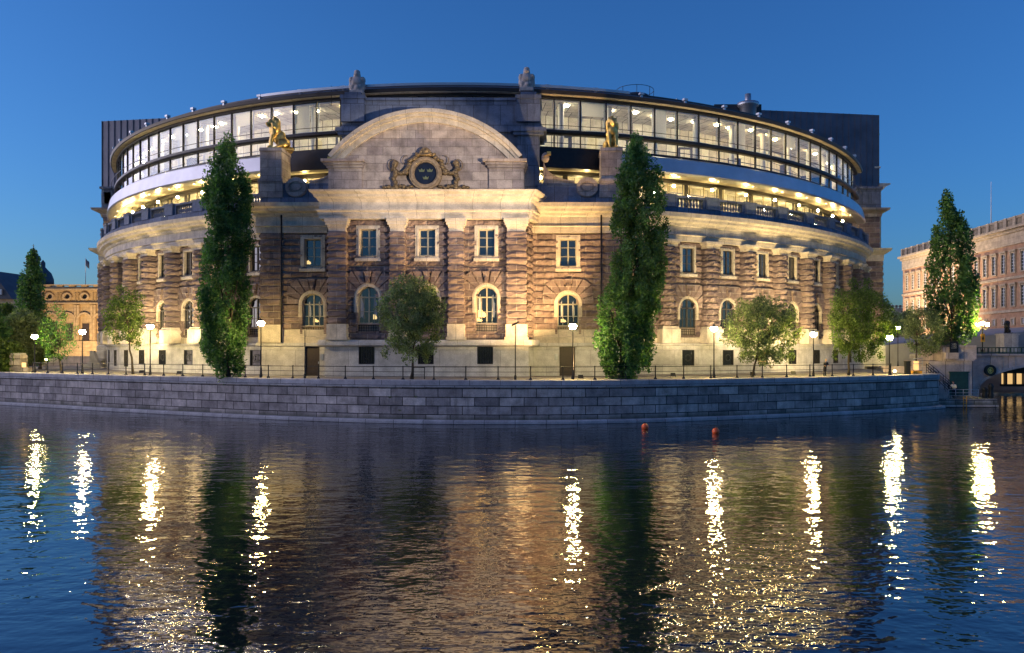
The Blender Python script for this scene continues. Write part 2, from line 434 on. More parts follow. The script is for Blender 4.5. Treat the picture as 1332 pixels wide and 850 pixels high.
# ---- window kinds, modelled once in local space (u across, -y outward, z up) and shared
def rect(u0, u1, z0, z1): return [(u0, z0), (u1, z0), (u1, z1), (u0, z1)]
def arch(hw, z0, zs, n=12, hz=None):
    r = hw; o = [(-hw, z0)] + [(-r * math.cos(PI * k / n), zs + (hz or r) * math.sin(PI * k / n)) for k in range(n + 1)] + [(hw, z0)]
    return o
def upper_window_meshes(w, h, fw=.33, rc=0., fm='frame'):
    s = MB(); s.ring(rect(-w / 2 - fw, w / 2 + fw, -fw * .6, h + fw), rect(-w / 2, w / 2, 0, h), -.42 + rc, .2)
    s.ring(rect(-w / 2 - fw * .5, w / 2 + fw * .5, -.02, h + fw * .5), rect(-w / 2 - .012, w / 2 + .012, -.01, h + .012), .2, .25)
    s.box(-w / 2 - fw - .08, w / 2 + fw + .08, .1, .34, -fw * .6 - .26, -fw * .6)
    f = MB(); t = .055
    f.ring(rect(-w / 2, w / 2, 0, h), rect(-w / 2 + .08, w / 2 - .08, .16, h - .08), -.34, -.24)
    f.box(-.07, .07, -.33, -.22, .16, h - .08)
    for q in (.36, .69):
        f.box(-w / 2 + .08, -.07, -.32, -.26, h * q, h * q + t); f.box(.07, w / 2 - .08, -.32, -.26, h * q, h * q + t)
    g = MB(); g.box(-w / 2 + .01, w / 2 - .01, -.4, -.30, .01, h - .01)
    if rc:
        for q in (f, g): q.v = [(a, b - rc, c) for a, b, c in q.v]
    return [('surround', s.mesh('surround', 'trim')), ('sash', f.mesh('sash', fm)), ('pane', g.mesh('pane', 'pane'))]
def arched_window_meshes(hw, zs, lit=False, sill=.7, rc=0., fm='frame', aw=.3):
    """opening half width hw, springing at zs above the sill"""
    s = MB(); s.ring(arch(hw + aw, zs * .42, zs), arch(hw, zs * .42, zs), -.42, .24, closed=False)
    s.ring(arch(hw + aw * .62, zs * .44, zs), arch(hw + aw * .3, zs * .44, zs), .24, .29, closed=False)
    j = MB()
    for sg in (-1, 1):
        a, b = sorted((sg * hw, sg * (hw + .22))); j.box(a, b, -.42, .1, -sill, zs * .42)
    j.box(-hw, hw, -.42, .05, -sill - .25, -sill)
    j.box(-hw - .2, hw + .2, -.1, .16, -.08, .0)
    f = MB(); f.ring(arch(hw, 0, zs), arch(hw - .1, .1, zs), -.34, -.22)
    f.box(-.06, .06, -.33, -.2, .1, zs + hw - .1); f.box(-hw + .1, hw - .1, -.33, -.2, zs - .05, zs + .07)
    for q in (-.5, .5):
        f.box(hw * q - .025, hw * q + .025, -.31, -.25, .1, zs - .05)
    f.box(-hw + .1, hw - .1, -.31, -.26, zs * .45, zs * .45 + .05)
    g = MB(); g.prism(arch(hw - .01, .01, zs), -.4, -.30)
    gr = MB()
    for k in range(9):
        u = -hw + .1 + (2 * hw - .2) * k / 8; gr.box(u - .02, u + .02, -.1, -.06, -sill + .02, -.1)
    for q in (.06, .3, .52): gr.box(-hw + .02, hw - .02, -.12, -.05, -sill + q, -sill + q + .05)
    gb = MB(); gb.box(-hw, hw, -.42, -.2, -sill, -.0)
    # fan of long voussoirs over the arch, and the carved keystone
    v = MB(); nv = 9
    for k in range(nv):
        if k == nv // 2: continue
        a0 = PI * (k + .06) / nv; a1 = PI * (k + .94) / nv
        def P(r, a): return (-r * math.cos(a), zs + r * math.sin(a))
        def out(a):
            c = abs(math.cos(a)) + 1e-6; sn = math.sin(a) + 1e-6; return min(2.35 / c, 2.3 / sn, 2.75)
        ol = [P(hw + aw + .02, a0), P(out(a0), a0), P(out(a1), a1), P(hw + aw + .02, a1)]
        v.prism(ol, -.05, .3 + random.uniform(0, .07))
    kx = MB(); kx.prism([(-.16, zs + hw + .28), (-.3, zs + 2.3), (.3, zs + 2.3), (.16, zs + hw + .28)], 0, .42)
    kx.prism([(-.26, zs + 2.05), (-.34, zs + 2.28), (.34, zs + 2.28), (.26, zs + 2.05)], .42, .52)
    kx.prism([(-.08, zs + hw + .4), (-.17, zs + hw + .72), (0, zs + hw + .9), (.17, zs + hw + .72), (.08, zs + hw + .4)], .42, .55)
    if rc:
        for q in (f, g): q.v = [(a, b - rc, c) for a, b, c in q.v]
    return [('archivolt', s.mesh('archivolt', 'trim')), ('jamb', j.mesh('jamb', 'rustic')), ('sash', f.mesh('sash', fm)),
            ('pane', g.mesh('pane', 'pane')), ('grille', gr.mesh('grille', 'iron')), ('grille_back', gb.mesh('grille_back', 'ashlar')),
            ('voussoir_fan', v.mesh('voussoir_fan', 'rustic')), ('keystone', kx.mesh('keystone', 'rustic'))]
def basement_window_meshes(w, h, pane='pane'):
    f = MB(); f.ring(rect(-w / 2, w / 2, 0, h), rect(-w / 2 + .05, w / 2 - .05, .05, h - .05), -.25, .02)
    g = MB(); g.box(-w / 2 + .01, w / 2 - .01, -.24, -.16, .01, h - .01)
    b = MB()
    for k in range(9):
        u = -w / 2 + .1 + (w - .2) * k / 8; b.box(u - .018, u + .018, -.08, -.04, .05, h - .05)
    b.ring([(.36 * math.cos(a * PI / 6), h / 2 + .36 * math.sin(a * PI / 6)) for a in range(12)], [(.28 * math.cos(a * PI / 6), h / 2 + .28 * math.sin(a * PI / 6)) for a in range(12)], -.04, -.02)
    return [('frame', f.mesh('frame', 'dark')), ('pane', g.mesh('pane', pane)), ('grille', b.mesh('grille', 'iron'))]
def place_window(name, kind, x, y, z, rz, label=None):
    """first mesh is the part, the rest its sub-parts"""
    p = inst(name, kind[0][1], root, (x, y, z), rz)
    if label: p['label'] = label
    for n, me in kind[1:]:
        q = bpy.data.objects.new(n, me); COL.objects.link(q); q.parent = p
    return p
UW_P = upper_window_meshes(1.45, 2.4); UW_W = upper_window_meshes(1.5, 2.5, .36); UW_A = upper_window_meshes(1.35, 2.45, .24, .2, 'darkframe')
AW_P = arched_window_meshes(.95, 2.35); AW_W = arched_window_meshes(.98, 2.0); AW_A = arched_window_meshes(.95, 1.95, rc=.2, fm='darkframe', aw=.24)
BW = basement_window_meshes(1.396, 1.546); BWL = basement_window_meshes(1.396, 1.546, 'litpane_dim'); BWB = basement_window_meshes(1.396, 1.896, 'litpane')
ZUP, ZAW = 13.45, 7.98

def pierced(mb, mp, u0, u1, d0, d1, z0, z1, ops, rec=-.2):
    cur = u0
    for (a, b, za, zb) in sorted(ops):
        mb.box(cur, a, d0, d1, z0, z1, mp, nu=max(1, int((a - cur) / 1.2)))
        if za > z0: mb.box(a, b, d0, d1, z0, za, mp)
        mb.box(a, b, d0, d1, zb, z1, mp); mb.box(a, b, d0, rec, za, zb, mp); cur = b
    mb.box(cur, u1, d0, d1, z0, z1, mp, nu=max(1, int((u1 - cur) / 1.2)))
def curved_front(t0, t1, wins, cols, side):
    u0, u1 = R_(t0) * AR, R_(t1) * AR
    holes = []
    for t in wins:
        u = R_(t) * AR
        holes += [(u - .78, u + .78, ZUP - .1, ZUP + 2.6), (u - 1.0, u + 1.0, ZAW - .8, ZAW + 1.95), (u - .72, u + .72, ZAW + 1.9, ZAW + 2.85)]
    pts = arc_pts(t0, t1)
    ops = [(R_(t) * AR - .7, R_(t) * AR + .7, *((3.9, 5.8) if (side < 0 and i in (5, 6)) else (4.25, 5.8))) for i, t in enumerate(wins)]
    mb = MB(); pierced(mb, M_arc, u0, u1, -.9, .22, PAVE - .2, ZPL - .25, ops); mb.build('plinth', 'granite', root)
    MB().sweep(pts, [(-.9, ZPL - .25), (.22, ZPL - .25), (.42, ZPL - .2), (.42, ZPL), (-.9, ZPL)]).build('base_course', 'granite', root)
    MB().sweep(pts, [(-.9, ZPL), (.12, ZPL), (.12, ZPL + .55), (.02, ZPL + .62), (-.9, ZPL + .62)]).build('base_course', 'trim', root)
    mb = MB(); rustic(mb, M_arc, u0, u1, ZPL + .62, ZAR, holes); mb.build('wall', 'rustic', root)
    MB().sweep(pts, [(-.9, ZPL + .65), (-.5, ZPL + .65), (-.5, ZAR), (-.9, ZAR)]).build('inner_wall', 'dark', root)
    MB().sweep(pts, [(-.9, ZAR), (.45, ZAR), (.45, ZAR + .3), (.52, ZAR + .3), (.52, ZFR - .12), (.68, ZFR - .05), (.68, ZFR),
                     (.4, ZFR + .003), (.4, ZCO - .2), (.55, ZCO - .1), (.62, ZCO + .1), (1.0, ZCO + .25), (1.05, ZCO + .45), (1.3, ZCO + .62), (1.34, ZTOP), (-5, ZTOP + .02), (-5, ZAR)]).build('entablature', 'trim', root)
    for t in wins:
        th = R_(t)
        x, y = arc_xy(th); place_window('window', UW_A, x, y, ZUP, th)
        place_window('arched_window', AW_A, x, y, ZAW, th)
    for i, t in enumerate(wins):
        th = R_(t); x, y = arc_xy(th, .22)
        if side > 0: k = BWL if i in (3,) else BW
        else: k = BWB if i in (5, 6) else BW
        place_window('basement_window', k, x, y, 4.25 if k is not BWB else 3.9, th, 'lit basement window' if k is not BW else None)
    per = [(.74 * math.cos(a * PI / 10) * -1, .0 if a in (0, 10) else .22 + .64 * math.sin(a * PI / 10)) for a in range(11)]
    for t in cols:
        uc = R_(t) * AR
        pl = lambda u, d, z, uc=uc: M_arc(uc + u, d * 1.18 if d > 0 else d, z)
        mb = MB(); stack(mb, per, pl, ZRU, ZAR - .62, amp=.14); c = mb.build('engaged_column', 'rustic', root)
        mb = MB(); mb.box(-.98, .98, -.1, 1.1, ZPL + .02, ZRU - .25, pl); mb.box(-.88, .88, -.1, 1.0, ZRU - .25, ZRU, pl, taper=.04); mb.build('pedestal', 'trim', c)
        mb = MB(); mb.box(-.8, .8, -.1, .86, ZAR - .62, ZAR - .35, pl); mb.box(-.95, .95, -.1, 1.0, ZAR - .35, ZAR - .2, pl); mb.box(-1.02, 1.02, -.1, 1.1, ZAR - .2, ZAR + .02, pl); mb.build('capital', 'trim', c)
    # balustrade over the cornice, one panel per bay between pedestals
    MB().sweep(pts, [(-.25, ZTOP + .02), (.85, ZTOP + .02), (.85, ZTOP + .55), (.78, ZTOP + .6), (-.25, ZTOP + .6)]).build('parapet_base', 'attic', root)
    cc = sorted(cols + ([cols[0] - 5.0] if side > 0 else [cols[0] + 4.8]))
    cc = [c for c in cc if t0 < c < t1]
    for i, t in enumerate(cc):
        uc = R_(t) * AR; pl = lambda u, d, z, uc=uc: M_arc(uc + u, d, z)
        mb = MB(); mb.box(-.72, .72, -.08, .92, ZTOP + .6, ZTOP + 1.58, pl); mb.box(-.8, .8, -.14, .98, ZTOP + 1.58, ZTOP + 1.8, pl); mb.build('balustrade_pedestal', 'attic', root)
        if i < len(cc) - 1:
            un = R_(cc[i + 1]) * AR; wdt = un - uc
            mb = MB(); mb.box(.72, wdt - .72, .05, .75, ZTOP + 1.54, ZTOP + 1.74, pl, nu=4)
            mb.box(.72, 1.0, .1, .7, ZTOP + .6, ZTOP + 1.54, pl); mb.box(wdt - 1.0, wdt - .72, .1, .7, ZTOP + .6, ZTOP + 1.54, pl)
            nb = 8
            for k in range(nb):
                u = 1.2 + (wdt - 2.4) * k / (nb - 1); p = pl(u, .4, ZTOP + .6)
                mb.lathe(p, [(.13, 0), (.13, .1), (.07, .16), (.14, .36), (.12, .5), (.06, .7), (.11, .8), (.13, .85), (.13, .94)], 6)
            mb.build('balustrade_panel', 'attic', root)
curved_front(16.2, 64, WR, CR, 1)
curved_front(-64, -17.6, WL, CL, -1)

# ---- wings (flat, either side of the portal)
wp = [(WX0 + .25, 75.5), (WX0, WY), (WX1, WY), (WX1 - .1, 75.5)]
WXW = [X(407.5, WY), X(739, WY)]
WDOOR = [(X(397, WY), X(416.5, WY)), (X(727.5, WY), X(748, WY))]
mb = MB()
for a, b in ((WX0, WDOOR[0][0]), (WDOOR[0][1], WDOOR[1][0]), (WDOOR[1][1], WX1)):
    mb.box(a, b, -1.0, .2, PAVE - .2, 6.1, M_line(WY))
for a, b in WDOOR: mb.box(a, b, -1.0, -.25, PAVE - .2, 6.1, M_line(WY))
mb.box(WX1 - .6, WX1 + .15, -5, -1.0, PAVE - .2, 6.1, M_line(WY)); mb.box(WX0 - .15, WX0 + .6, -5, -1.0, PAVE - .2, 6.1, M_line(WY))
mb.build('plinth', 'granite', root)
MB().sweep(wp, [(-.9, 6.1), (.2, 6.1), (.36, 6.18), (.36, ZPL), (-.9, ZPL)]).build('base_course', 'granite', root)
MB().sweep(wp, [(-.9, ZPL), (.16, ZPL), (.16, 7.0), (.06, 7.1), (.06, ZRU - .45), (-.02, ZRU - .4), (-.9, ZRU - .4)]).build('base_course', 'trim', root)
def holes_for(us, zup, w, h, zaw, hw, zs):
    H = []
    for u in us: H += [(u - w / 2 - .1, u + w / 2 + .1, zup - .08, zup + h + .1), (u - hw - .12, u + hw + .12, zaw - .8, zaw + zs), (u - hw * .8, u + hw * .8, zaw + zs - .1, zaw + zs + hw + .05)]
    return H
mb = MB(); rustic(mb, M_line(WY), WX0, WX1, ZRU - .4, ZAR, holes_for(WXW, ZUP, 1.5, 2.5, ZAW, .98, 2.0)); mb.build('wall', 'rustic', root)
mb = MB(); rustic(mb, lambda u, d, z: (WX1 + d, WY + u, z), 0, 5, ZRU - .4, ZAR, []); mb.build('wall', 'rustic', root)
mb = MB(); rustic(mb, lambda u, d, z: (WX0 - d, WY + 5 - u, z), 0, 5, ZRU - .4, ZAR, []); mb.build('wall', 'rustic', root)
MB().box(WX0 + .3, WX1 - .3, -1.2, -.5, ZPL, ZAR, M_line(WY)).build('inner_wall', 'dark', root)
per = [(-1.45, 0), (-1.45, .28), (-.9, .3), (-.45, .3), (0, .3), (.45, .3), (.9, .3), (1.45, .28), (1.45, 0)]
for xc in (WX0 + .95, WX1 - 1.05):
    pl = lambda u, d, z, xc=xc: (xc + u * .62, WY - d, z)
    mb = MB(); stack(mb, per, pl, ZRU, ZAR, amp=.12); mb.build('pilaster', 'rustic', root)
    MB().box(xc - 1.05, xc + 1.05, -.1, .5, ZPL + .02, ZRU, M_line(WY)).build('pedestal', 'trim', root)
MB().sweep(wp, [(-.9, ZAR), (.34, ZAR), (.34, ZAR + .32), (.4, ZAR + .32), (.4, ZFR - .1), (.54, ZFR - .04), (.54, ZFR), (.36, ZFR + .003),
                (.36, ZCO - .15), (.5, ZCO - .05), (.56, ZCO + .15), (.95, ZCO + .3), (1.0, ZCO + .5), (1.2, ZCO + .66), (1.24, ZTOP), (-3.5, ZTOP + .04), (-3.5, ZAR)]).build('entablature', 'trim', root)
for k, u in enumerate(WXW):
    place_window('window', UW_W, u, WY, ZUP, 0); place_window('arched_window', AW_W, u, WY, ZAW, 0)
for k, (a, b) in enumerate(WDOOR):
    d = MB(); d.box(a + .02, b - .02, -.24, -.12, PAVE, 6.08, M_line(WY)); w = b - a
    d.box(a + .1, b - .1, -.12, -.09, PAVE + .2, PAVE + 1.15, M_line(WY)); d.box(a + .1, b - .1, -.12, -.09, PAVE + 1.35, PAVE + 2.45, M_line(WY))
    d = d.build('door', 'door', root)
    MB().box(b - .2, b - .12, -.12, 0., PAVE + 1.1, PAVE + 1.3, M_line(WY)).build('handle', 'fascia', d)
    xx = b + .12 if k == 0 else a - .42
    MB().box(xx, xx + .28, .2, .3, PAVE + 1.45, PAVE + 2.0, M_line(WY)).build('intercom_panel', 'fascia', root)
def glow(px, py, D, w, h, mat='litpane', name='glow_patch', d=-.285):
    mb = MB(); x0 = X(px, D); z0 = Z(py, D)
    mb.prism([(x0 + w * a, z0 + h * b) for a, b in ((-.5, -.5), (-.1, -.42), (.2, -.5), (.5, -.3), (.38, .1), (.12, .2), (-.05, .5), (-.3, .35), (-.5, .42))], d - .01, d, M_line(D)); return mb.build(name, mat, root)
for a in ((410, 417, WY, .55, .35), (400.5, 341, WY, .4, .4), (733, 417, WY, .5, .35)): glow(*a)  # window light put in as glowing patches before the opaque panes
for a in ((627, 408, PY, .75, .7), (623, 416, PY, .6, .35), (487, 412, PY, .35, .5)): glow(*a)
M['curtain'] = plain('curtain_cloth', (.5, .52, .55), .9, 0, .2, 8)
for px in (470, 487.5, 624.5, 641.5, 548): glow(px, 398, PY, .3, 2.2, 'curtain', 'curtain', -.288)
for px in (731, 746, 402, 415): glow(px, 402, WY, .22, 1.6, 'curtain', 'curtain', -.288)
# attic storey of the wings: parapet with oval cartouche, pedestals for the lions, curved buttress walls
for (xa, xb) in ((WX0 + .1, PX0 - .1), (PX2 + .1, WX1 - .1)):
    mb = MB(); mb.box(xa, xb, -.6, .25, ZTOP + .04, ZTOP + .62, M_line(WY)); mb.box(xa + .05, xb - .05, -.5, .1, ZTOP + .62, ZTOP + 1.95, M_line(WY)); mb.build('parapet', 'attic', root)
LIONX = (X(354, 70.6), X(795, 70.6))
for xc in LIONX:
    mb = MB(); mb.box(xc - 1.1, xc + 1.1, -2.2, .35, ZTOP + .62, ZTOP + 2.05, M_line(WY)); mb.box(xc - 1.15, xc + 1.15, -2.25, .42, ZTOP + 2.05, ZTOP + 2.3, M_line(WY))
    mb.box(xc - .98, xc + .98, -2.15, .25, ZTOP + 2.3, 23.95, M_line(WY)); mb.box(xc - 1.06, xc + 1.06, -2.2, .33, 23.95, 24.3, M_line(WY), taper=.05)
    mb.build('statue_pedestal', 'ashlar', root)
for xc in (X(385.5, 70.3), X(764, 70.3)):
    zc = ZTOP + 1.55; el = lambda a, b: [(xc + a * math.cos(t * PI / 12), zc + b * math.sin(t * PI / 12)) for t in range(24)]
    mb = MB(); mb.prism(el(1.0, .92), .1, .3, M_line(WY)); mb.ring(el(.95, .85), el(.66, .52), .3, .42, M_line(WY)); mb.prism(el(.5, .3), .3, .38, M_line(WY))
    mb.build('cartouche', 'ashlar', root)
def buttress(x_wall, x_out, name='curved_buttress'):
    n = 12; sgn = 1 if x_out > x_wall else -1
    ol = [(x_wall, ZTOP + .66)]; top = []
    for k in range(n + 1):
        a = PI / 2 * k / n; top.append((x_out - (x_out - x_wall) * math.sin(a) * .97, 23.2 - (23.2 - (ZTOP + 2.05)) * math.cos(a) ** .9))
    ol2 = [(x_wall, ZTOP + .66), (x_out, ZTOP + .66)] + top
    mb = MB(); mb.prism(ol2, -.45, .05, M_line(WY))
    cap = [(u, z + .16) for u, z in top] ; mb.ring(cap, top, -.5, .14, M_line(WY), closed=False)
    mb.lathe((x_wall + sgn * .25, WY + .2, 23.45), [(0, -.42), (.22, -.36), (.34, -.15), (.36, .1), (.28, .36), (.12, .48), (0, .5)], 10)
    mb.build(name, 'ashlar', root)
buttress(X(706, 70.7), X(747, 70.7)); buttress(X(440, 70.7), X(404, 70.7))
# rain pipes
for px in (366.5, 782):
    x = X(px, 70.1); MB().tube([(x, WY - .5, 6.5), (x, WY - .5, ZCO)], .075, 8).build('drain_pipe', 'dark', root)

# ---- the portal
pp = [(PX0, 72), (PX0, PY), (PX1, PY), (PX2, 72)]
PW = [X(479.4, PY), X(556, PY), X(633, PY)]
mb = MB(); pierced(mb, M_line(PY), PX0 - .3, PX1 + .3, -1., .3, PAVE - .2, 6.1, [(u - .1 - .7, u - .1 + .7, 4.55, 6.096) for u in PW], rec=-.15); mb.build('plinth', 'granite', root)
mb = MB(); mb.box(0, 3.2, -1, .3, PAVE - .2, 6.1, lambda u, d, z: (PX1 + (PX2 - PX1) * u / 3.4 + d, PY + u + .01, z)); mb.build('plinth', 'granite', root)
MB().sweep(pp, [(-1.5, 6.1), (.42, 6.1), (.8, 6.22), (.8, 6.42), (.72, 6.7), (-1.5, 6.7)]).build('base_course', 'granite', root)
ZPAR = 17.4                                        # underside of the portal's architrave
ZPU, ZPA = 14.15, 8.15
mb = MB(); H = holes_for(PW, ZPU, 1.45, 2.4, ZPA, .95, 2.35)
rustic(mb, M_line(PY), PX0, PX1, 6.7, ZPAR, H); mb.build('wall', 'rustic', root)
sl = (PX2 - PX1) / (72 - PY)
mb = MB(); rustic(mb, lambda u, d, z: (PX1 + sl * u + d, PY + u, z), 0, 3.4, 6.7, ZPAR, []); mb.build('wall', 'rustic', root)
mb = MB(); rustic(mb, lambda u, d, z: (PX0 - d, PY + 3 - u, z), 0, 3.0, 6.7, ZPAR, []); mb.build('wall', 'rustic', root)
MB().box(PX0 + .3, PX1 - .3, -1.2, -.5, 6.7, ZPAR, M_line(PY)).build('inner_wall', 'dark', root)
PIL = [(428.5, 450.5), (508.5, 526.5), (584.5, 603), (660, 684)]
for a, b in PIL:
    xc = (X(a, PY - .4) + X(b, PY - .4)) / 2; hw = (X(b, PY) - X(a, PY)) / 2
    per = [(-hw, 0), (-hw, .35), (-hw, .68), (-hw * .5, .72), (0, .72), (hw * .5, .72), (hw, .68), (hw, .35), (hw, 0)]
    pl = lambda u, d, z, xc=xc: (xc + u, PY - d, z)
    mb = MB(); stack(mb, per, pl, 8.1, 16.3, amp=.11); c = mb.build('pilaster', 'rustic', root)
    mb = MB(); mb.box(-hw - .22, hw + .22, -.1, .96, 6.7, 6.95, pl); mb.box(-hw - .12, hw + .12, -.1, .86, 6.95, 8.1, pl); mb.build('pedestal', 'trim', c)
    mb = MB(); mb.box(-hw, hw, -.1, .72, 16.3, 16.65, pl); mb.box(-hw - .08, hw + .08, -.1, .8, 16.65, 16.85, pl); mb.box(-hw - .2, hw + .2, -.1, .92, 16.85, 17.1, pl); mb.box(-hw - .28, hw + .28, -.1, 1.0, 17.1, ZPAR + .02, pl); mb.build('capital', 'trim', c)
for u in PW:
    place_window('window', UW_P, u, PY, ZPU, 0); place_window('arched_window', AW_P, u, PY, ZPA, 0)
    place_window('basement_window', BW, u - .1, PY - .3, 4.55, 0)
MB().sweep(pp, [(-1.5, ZPAR), (.7, ZPAR), (.7, 17.75), (.78, 17.75), (.78, 18.0), (.9, 18.08), (.9, 18.2), (.68, 18.2), (.68, 18.9), (.76, 18.98),
                (.84, 19.15), (1.05, 19.3), (1.1, 19.5), (1.35, 19.7), (1.4, 19.86), (-1.5, 19.86)]).build('entablature', 'trim', root)
# attic of the portal: wall with shoulders and a segmental gable
ZSH, AR2 = 22.15, 11.0
xl, xr = X(427, PY), X(681, PY); xm = (xl + xr) / 2; hc = (xr - xl) / 2 - .1
zap = Z(143, PY) ; zc = zap - AR2
a_s = math.asin(hc / AR2)
arc_o = [(xm + AR2 * math.sin(-a_s + 2 * a_s * k / 32), zc + AR2 * math.cos(-a_s + 2 * a_s * k / 32)) for k in range(33)]
def arc_in(t): return [(xm + (AR2 - t) * math.sin(-a_s + 2 * a_s * k / 32), zc + (AR2 - t) * math.cos(-a_s + 2 * a_s * k / 32)) for k in range(33)]
ol = [(xl + .1, 19.86), (xr - .1, 19.86)] + [(u, z) for u, z in reversed(arc_in(.2))]
MB().prism(ol, -2.4, -.25, M_line(PY)).build('tympanum', 'ashlar', root)
mb = MB(); mb.ring(arc_o, arc_in(.35), -2.4, .5, M_line(PY), closed=False); mb.ring(arc_in(.35), arc_in(.62), -.3, .28, M_line(PY), closed=False); mb.ring(arc_in(.62), arc_in(1.1), -.3, .02, M_line(PY), closed=False)
mb.build('arched_pediment', 'trim', root)
for a, b in ((xl, X(470.5, PY)), (X(636, PY), xr)):
    lo, hi = (a - .05, b), (a - .45, b + .2)
    mb = MB(); mb.box(a, b, -2.4, 0., 19.86, ZSH - .1, M_line(PY)); mb.box(a - .12, b + .12, -2.4, .2, ZSH - .1, ZSH + .12, M_line(PY)); mb.box(a - .3, b + .22, -2.5, .42, ZSH + .12, ZSH + .34, M_line(PY)); mb.box(a - .5, b + .3, -2.6, .6, ZSH + .34, ZSH + .6, M_line(PY))
    mb.build('shoulder', 'ashlar', root)
MB().box(xl + 2.6, xr - 2.6, -.3, -.05, 19.86, 20.3, M_line(PY)).build('tympanum_base', 'ashlar', root)

# coat of arms
cx_, cz_ = X(554, PY), Z(226.5, PY)
arms_mp = lambda u, d, z: (cx_ + u, PY + .25 - d, cz_ + z)
circ = lambda r, n=32: [(r * math.cos(2 * PI * k / n), r * math.sin(2 * PI * k / n)) for k in range(n)]
mb = MB(); mb.ring(circ(1.46), circ(1.0), 0, .55, arms_mp); mb.ring(circ(1.3), circ(1.12), .55, .68, arms_mp); M['ringstone'] = plain('aged_ring_stone', (.36, .27, .17), .7, .1, .4, 4, .3); arms = mb.build('coat_of_arms', 'ringstone', root)
mb = MB(); mb.prism(circ(1.0), .1, .3, arms_mp); mb.build('shield_disc', 'blueplate', arms)
for (u, z) in ((-.36, .3), (.36, .3), (0, -.36)):
    mb = MB(); c = [(-.2, -.14), (.2, -.14), (.28, .12), (.13, .02), (.0, .17), (-.13, .02), (-.28, .12)]
    mb.prism([(u + a, z + b) for a, b in c], .3, .36, arms_mp); mb.build('crown_emblem', 'gold', arms)
balls = []
for sgn in (-1, 1):
    for k in range(9):                               # acanthus scrolls over the ring
        a = PI / 2 - sgn * (.25 + k * .17); r = 1.62 + .1 * math.sin(k * 1.9)
        balls.append(((cx_ + r * math.cos(a), PY - .15, cz_ + r * math.sin(a) + .1), (.27, .3, .17), (0, -a + .7 * sgn, 0)))
    for k in range(7):                               # hanging garland and supporters at the sides
        t = k / 6; balls.append(((cx_ + sgn * (1.6 + 1.2 * t), PY - .1, cz_ + .5 - .9 * math.sin(PI * t) * .5 - .1 * t), (.2, .28, .2), (0, 0, 0)))
    for k in range(7):
        balls.append(((cx_ + sgn * (2.75 + .1 * math.sin(k * 2.)), PY - .1, cz_ + .75 - k * .3), (.26 - .012 * k, .3, .22), (0, k, 0)))
    for k in range(8):
        balls.append(((cx_ + sgn * (1.3 + k * .34), PY - .05, cz_ - 1.15 - .1 * math.sin(k * 1.7) - .15 * (k / 8)), (.25, .26, .16), (0, k * .9, 0)))
    balls.append(((cx_ + sgn * 2.7, PY - .1, cz_ + .95), (.3, .3, .26), (0, 0, 0)))
for k in range(9):
    a = PI * k / 8; balls.append(((cx_ + .42 * math.cos(a), PY - .35, cz_ + 1.75 + .42 * math.sin(a) * 1.0), (.12, .15, .13)))
balls += [((cx_, PY - .3, cz_ + 1.62), (.5, .3, .14)), ((cx_, PY - .3, cz_ + 1.95), (.32, .25, .3)), ((cx_, PY - .2, cz_ - 1.5), (.35, .3, .18))]
me = blob_mesh('carved_foliage', 'dkstone', balls, .055, 1)
inst('carved_foliage', me, arms, (0, 0, 0)).location = Vector((0, 0, 0)) - Vector(ORG[root.name])
mb = MB()
for sgn in (-1, 1):                                  # thin curling tendrils
    pts = [(cx_ + sgn * (2.9 + .38 * math.sin(a)), PY - .1, cz_ + .75 - .5 * math.cos(a)) for a in np.linspace(-.4, 3.6, 14)]
    mb.tube(pts, .04, 6)
    pts = [(cx_ + sgn * (1.75 + .3 * math.sin(a)), PY - .1, cz_ + 1.2 - .38 * math.cos(a) * -1) for a in np.linspace(-.4, 3.2, 12)]
    mb.tube(pts, .035, 6)
mb.build('tendril', 'dkstone', arms)

# ---- the blue-grey attic block behind the gable
AYF = 70.9
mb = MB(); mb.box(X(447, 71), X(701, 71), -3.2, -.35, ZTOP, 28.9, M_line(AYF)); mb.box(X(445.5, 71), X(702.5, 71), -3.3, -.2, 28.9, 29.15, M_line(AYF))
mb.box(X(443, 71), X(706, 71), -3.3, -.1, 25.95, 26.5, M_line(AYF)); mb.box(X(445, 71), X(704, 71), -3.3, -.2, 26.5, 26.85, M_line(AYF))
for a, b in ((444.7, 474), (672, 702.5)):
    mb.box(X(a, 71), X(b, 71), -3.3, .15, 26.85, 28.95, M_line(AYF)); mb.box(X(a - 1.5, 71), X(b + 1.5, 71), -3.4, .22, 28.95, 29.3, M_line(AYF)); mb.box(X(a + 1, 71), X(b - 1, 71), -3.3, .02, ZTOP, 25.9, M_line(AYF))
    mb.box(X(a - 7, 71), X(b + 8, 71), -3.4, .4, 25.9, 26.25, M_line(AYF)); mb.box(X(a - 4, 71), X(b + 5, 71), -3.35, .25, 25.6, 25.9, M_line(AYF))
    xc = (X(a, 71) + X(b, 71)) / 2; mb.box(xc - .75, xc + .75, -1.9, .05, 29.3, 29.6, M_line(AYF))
mb.build('attic_block', 'attic', root)

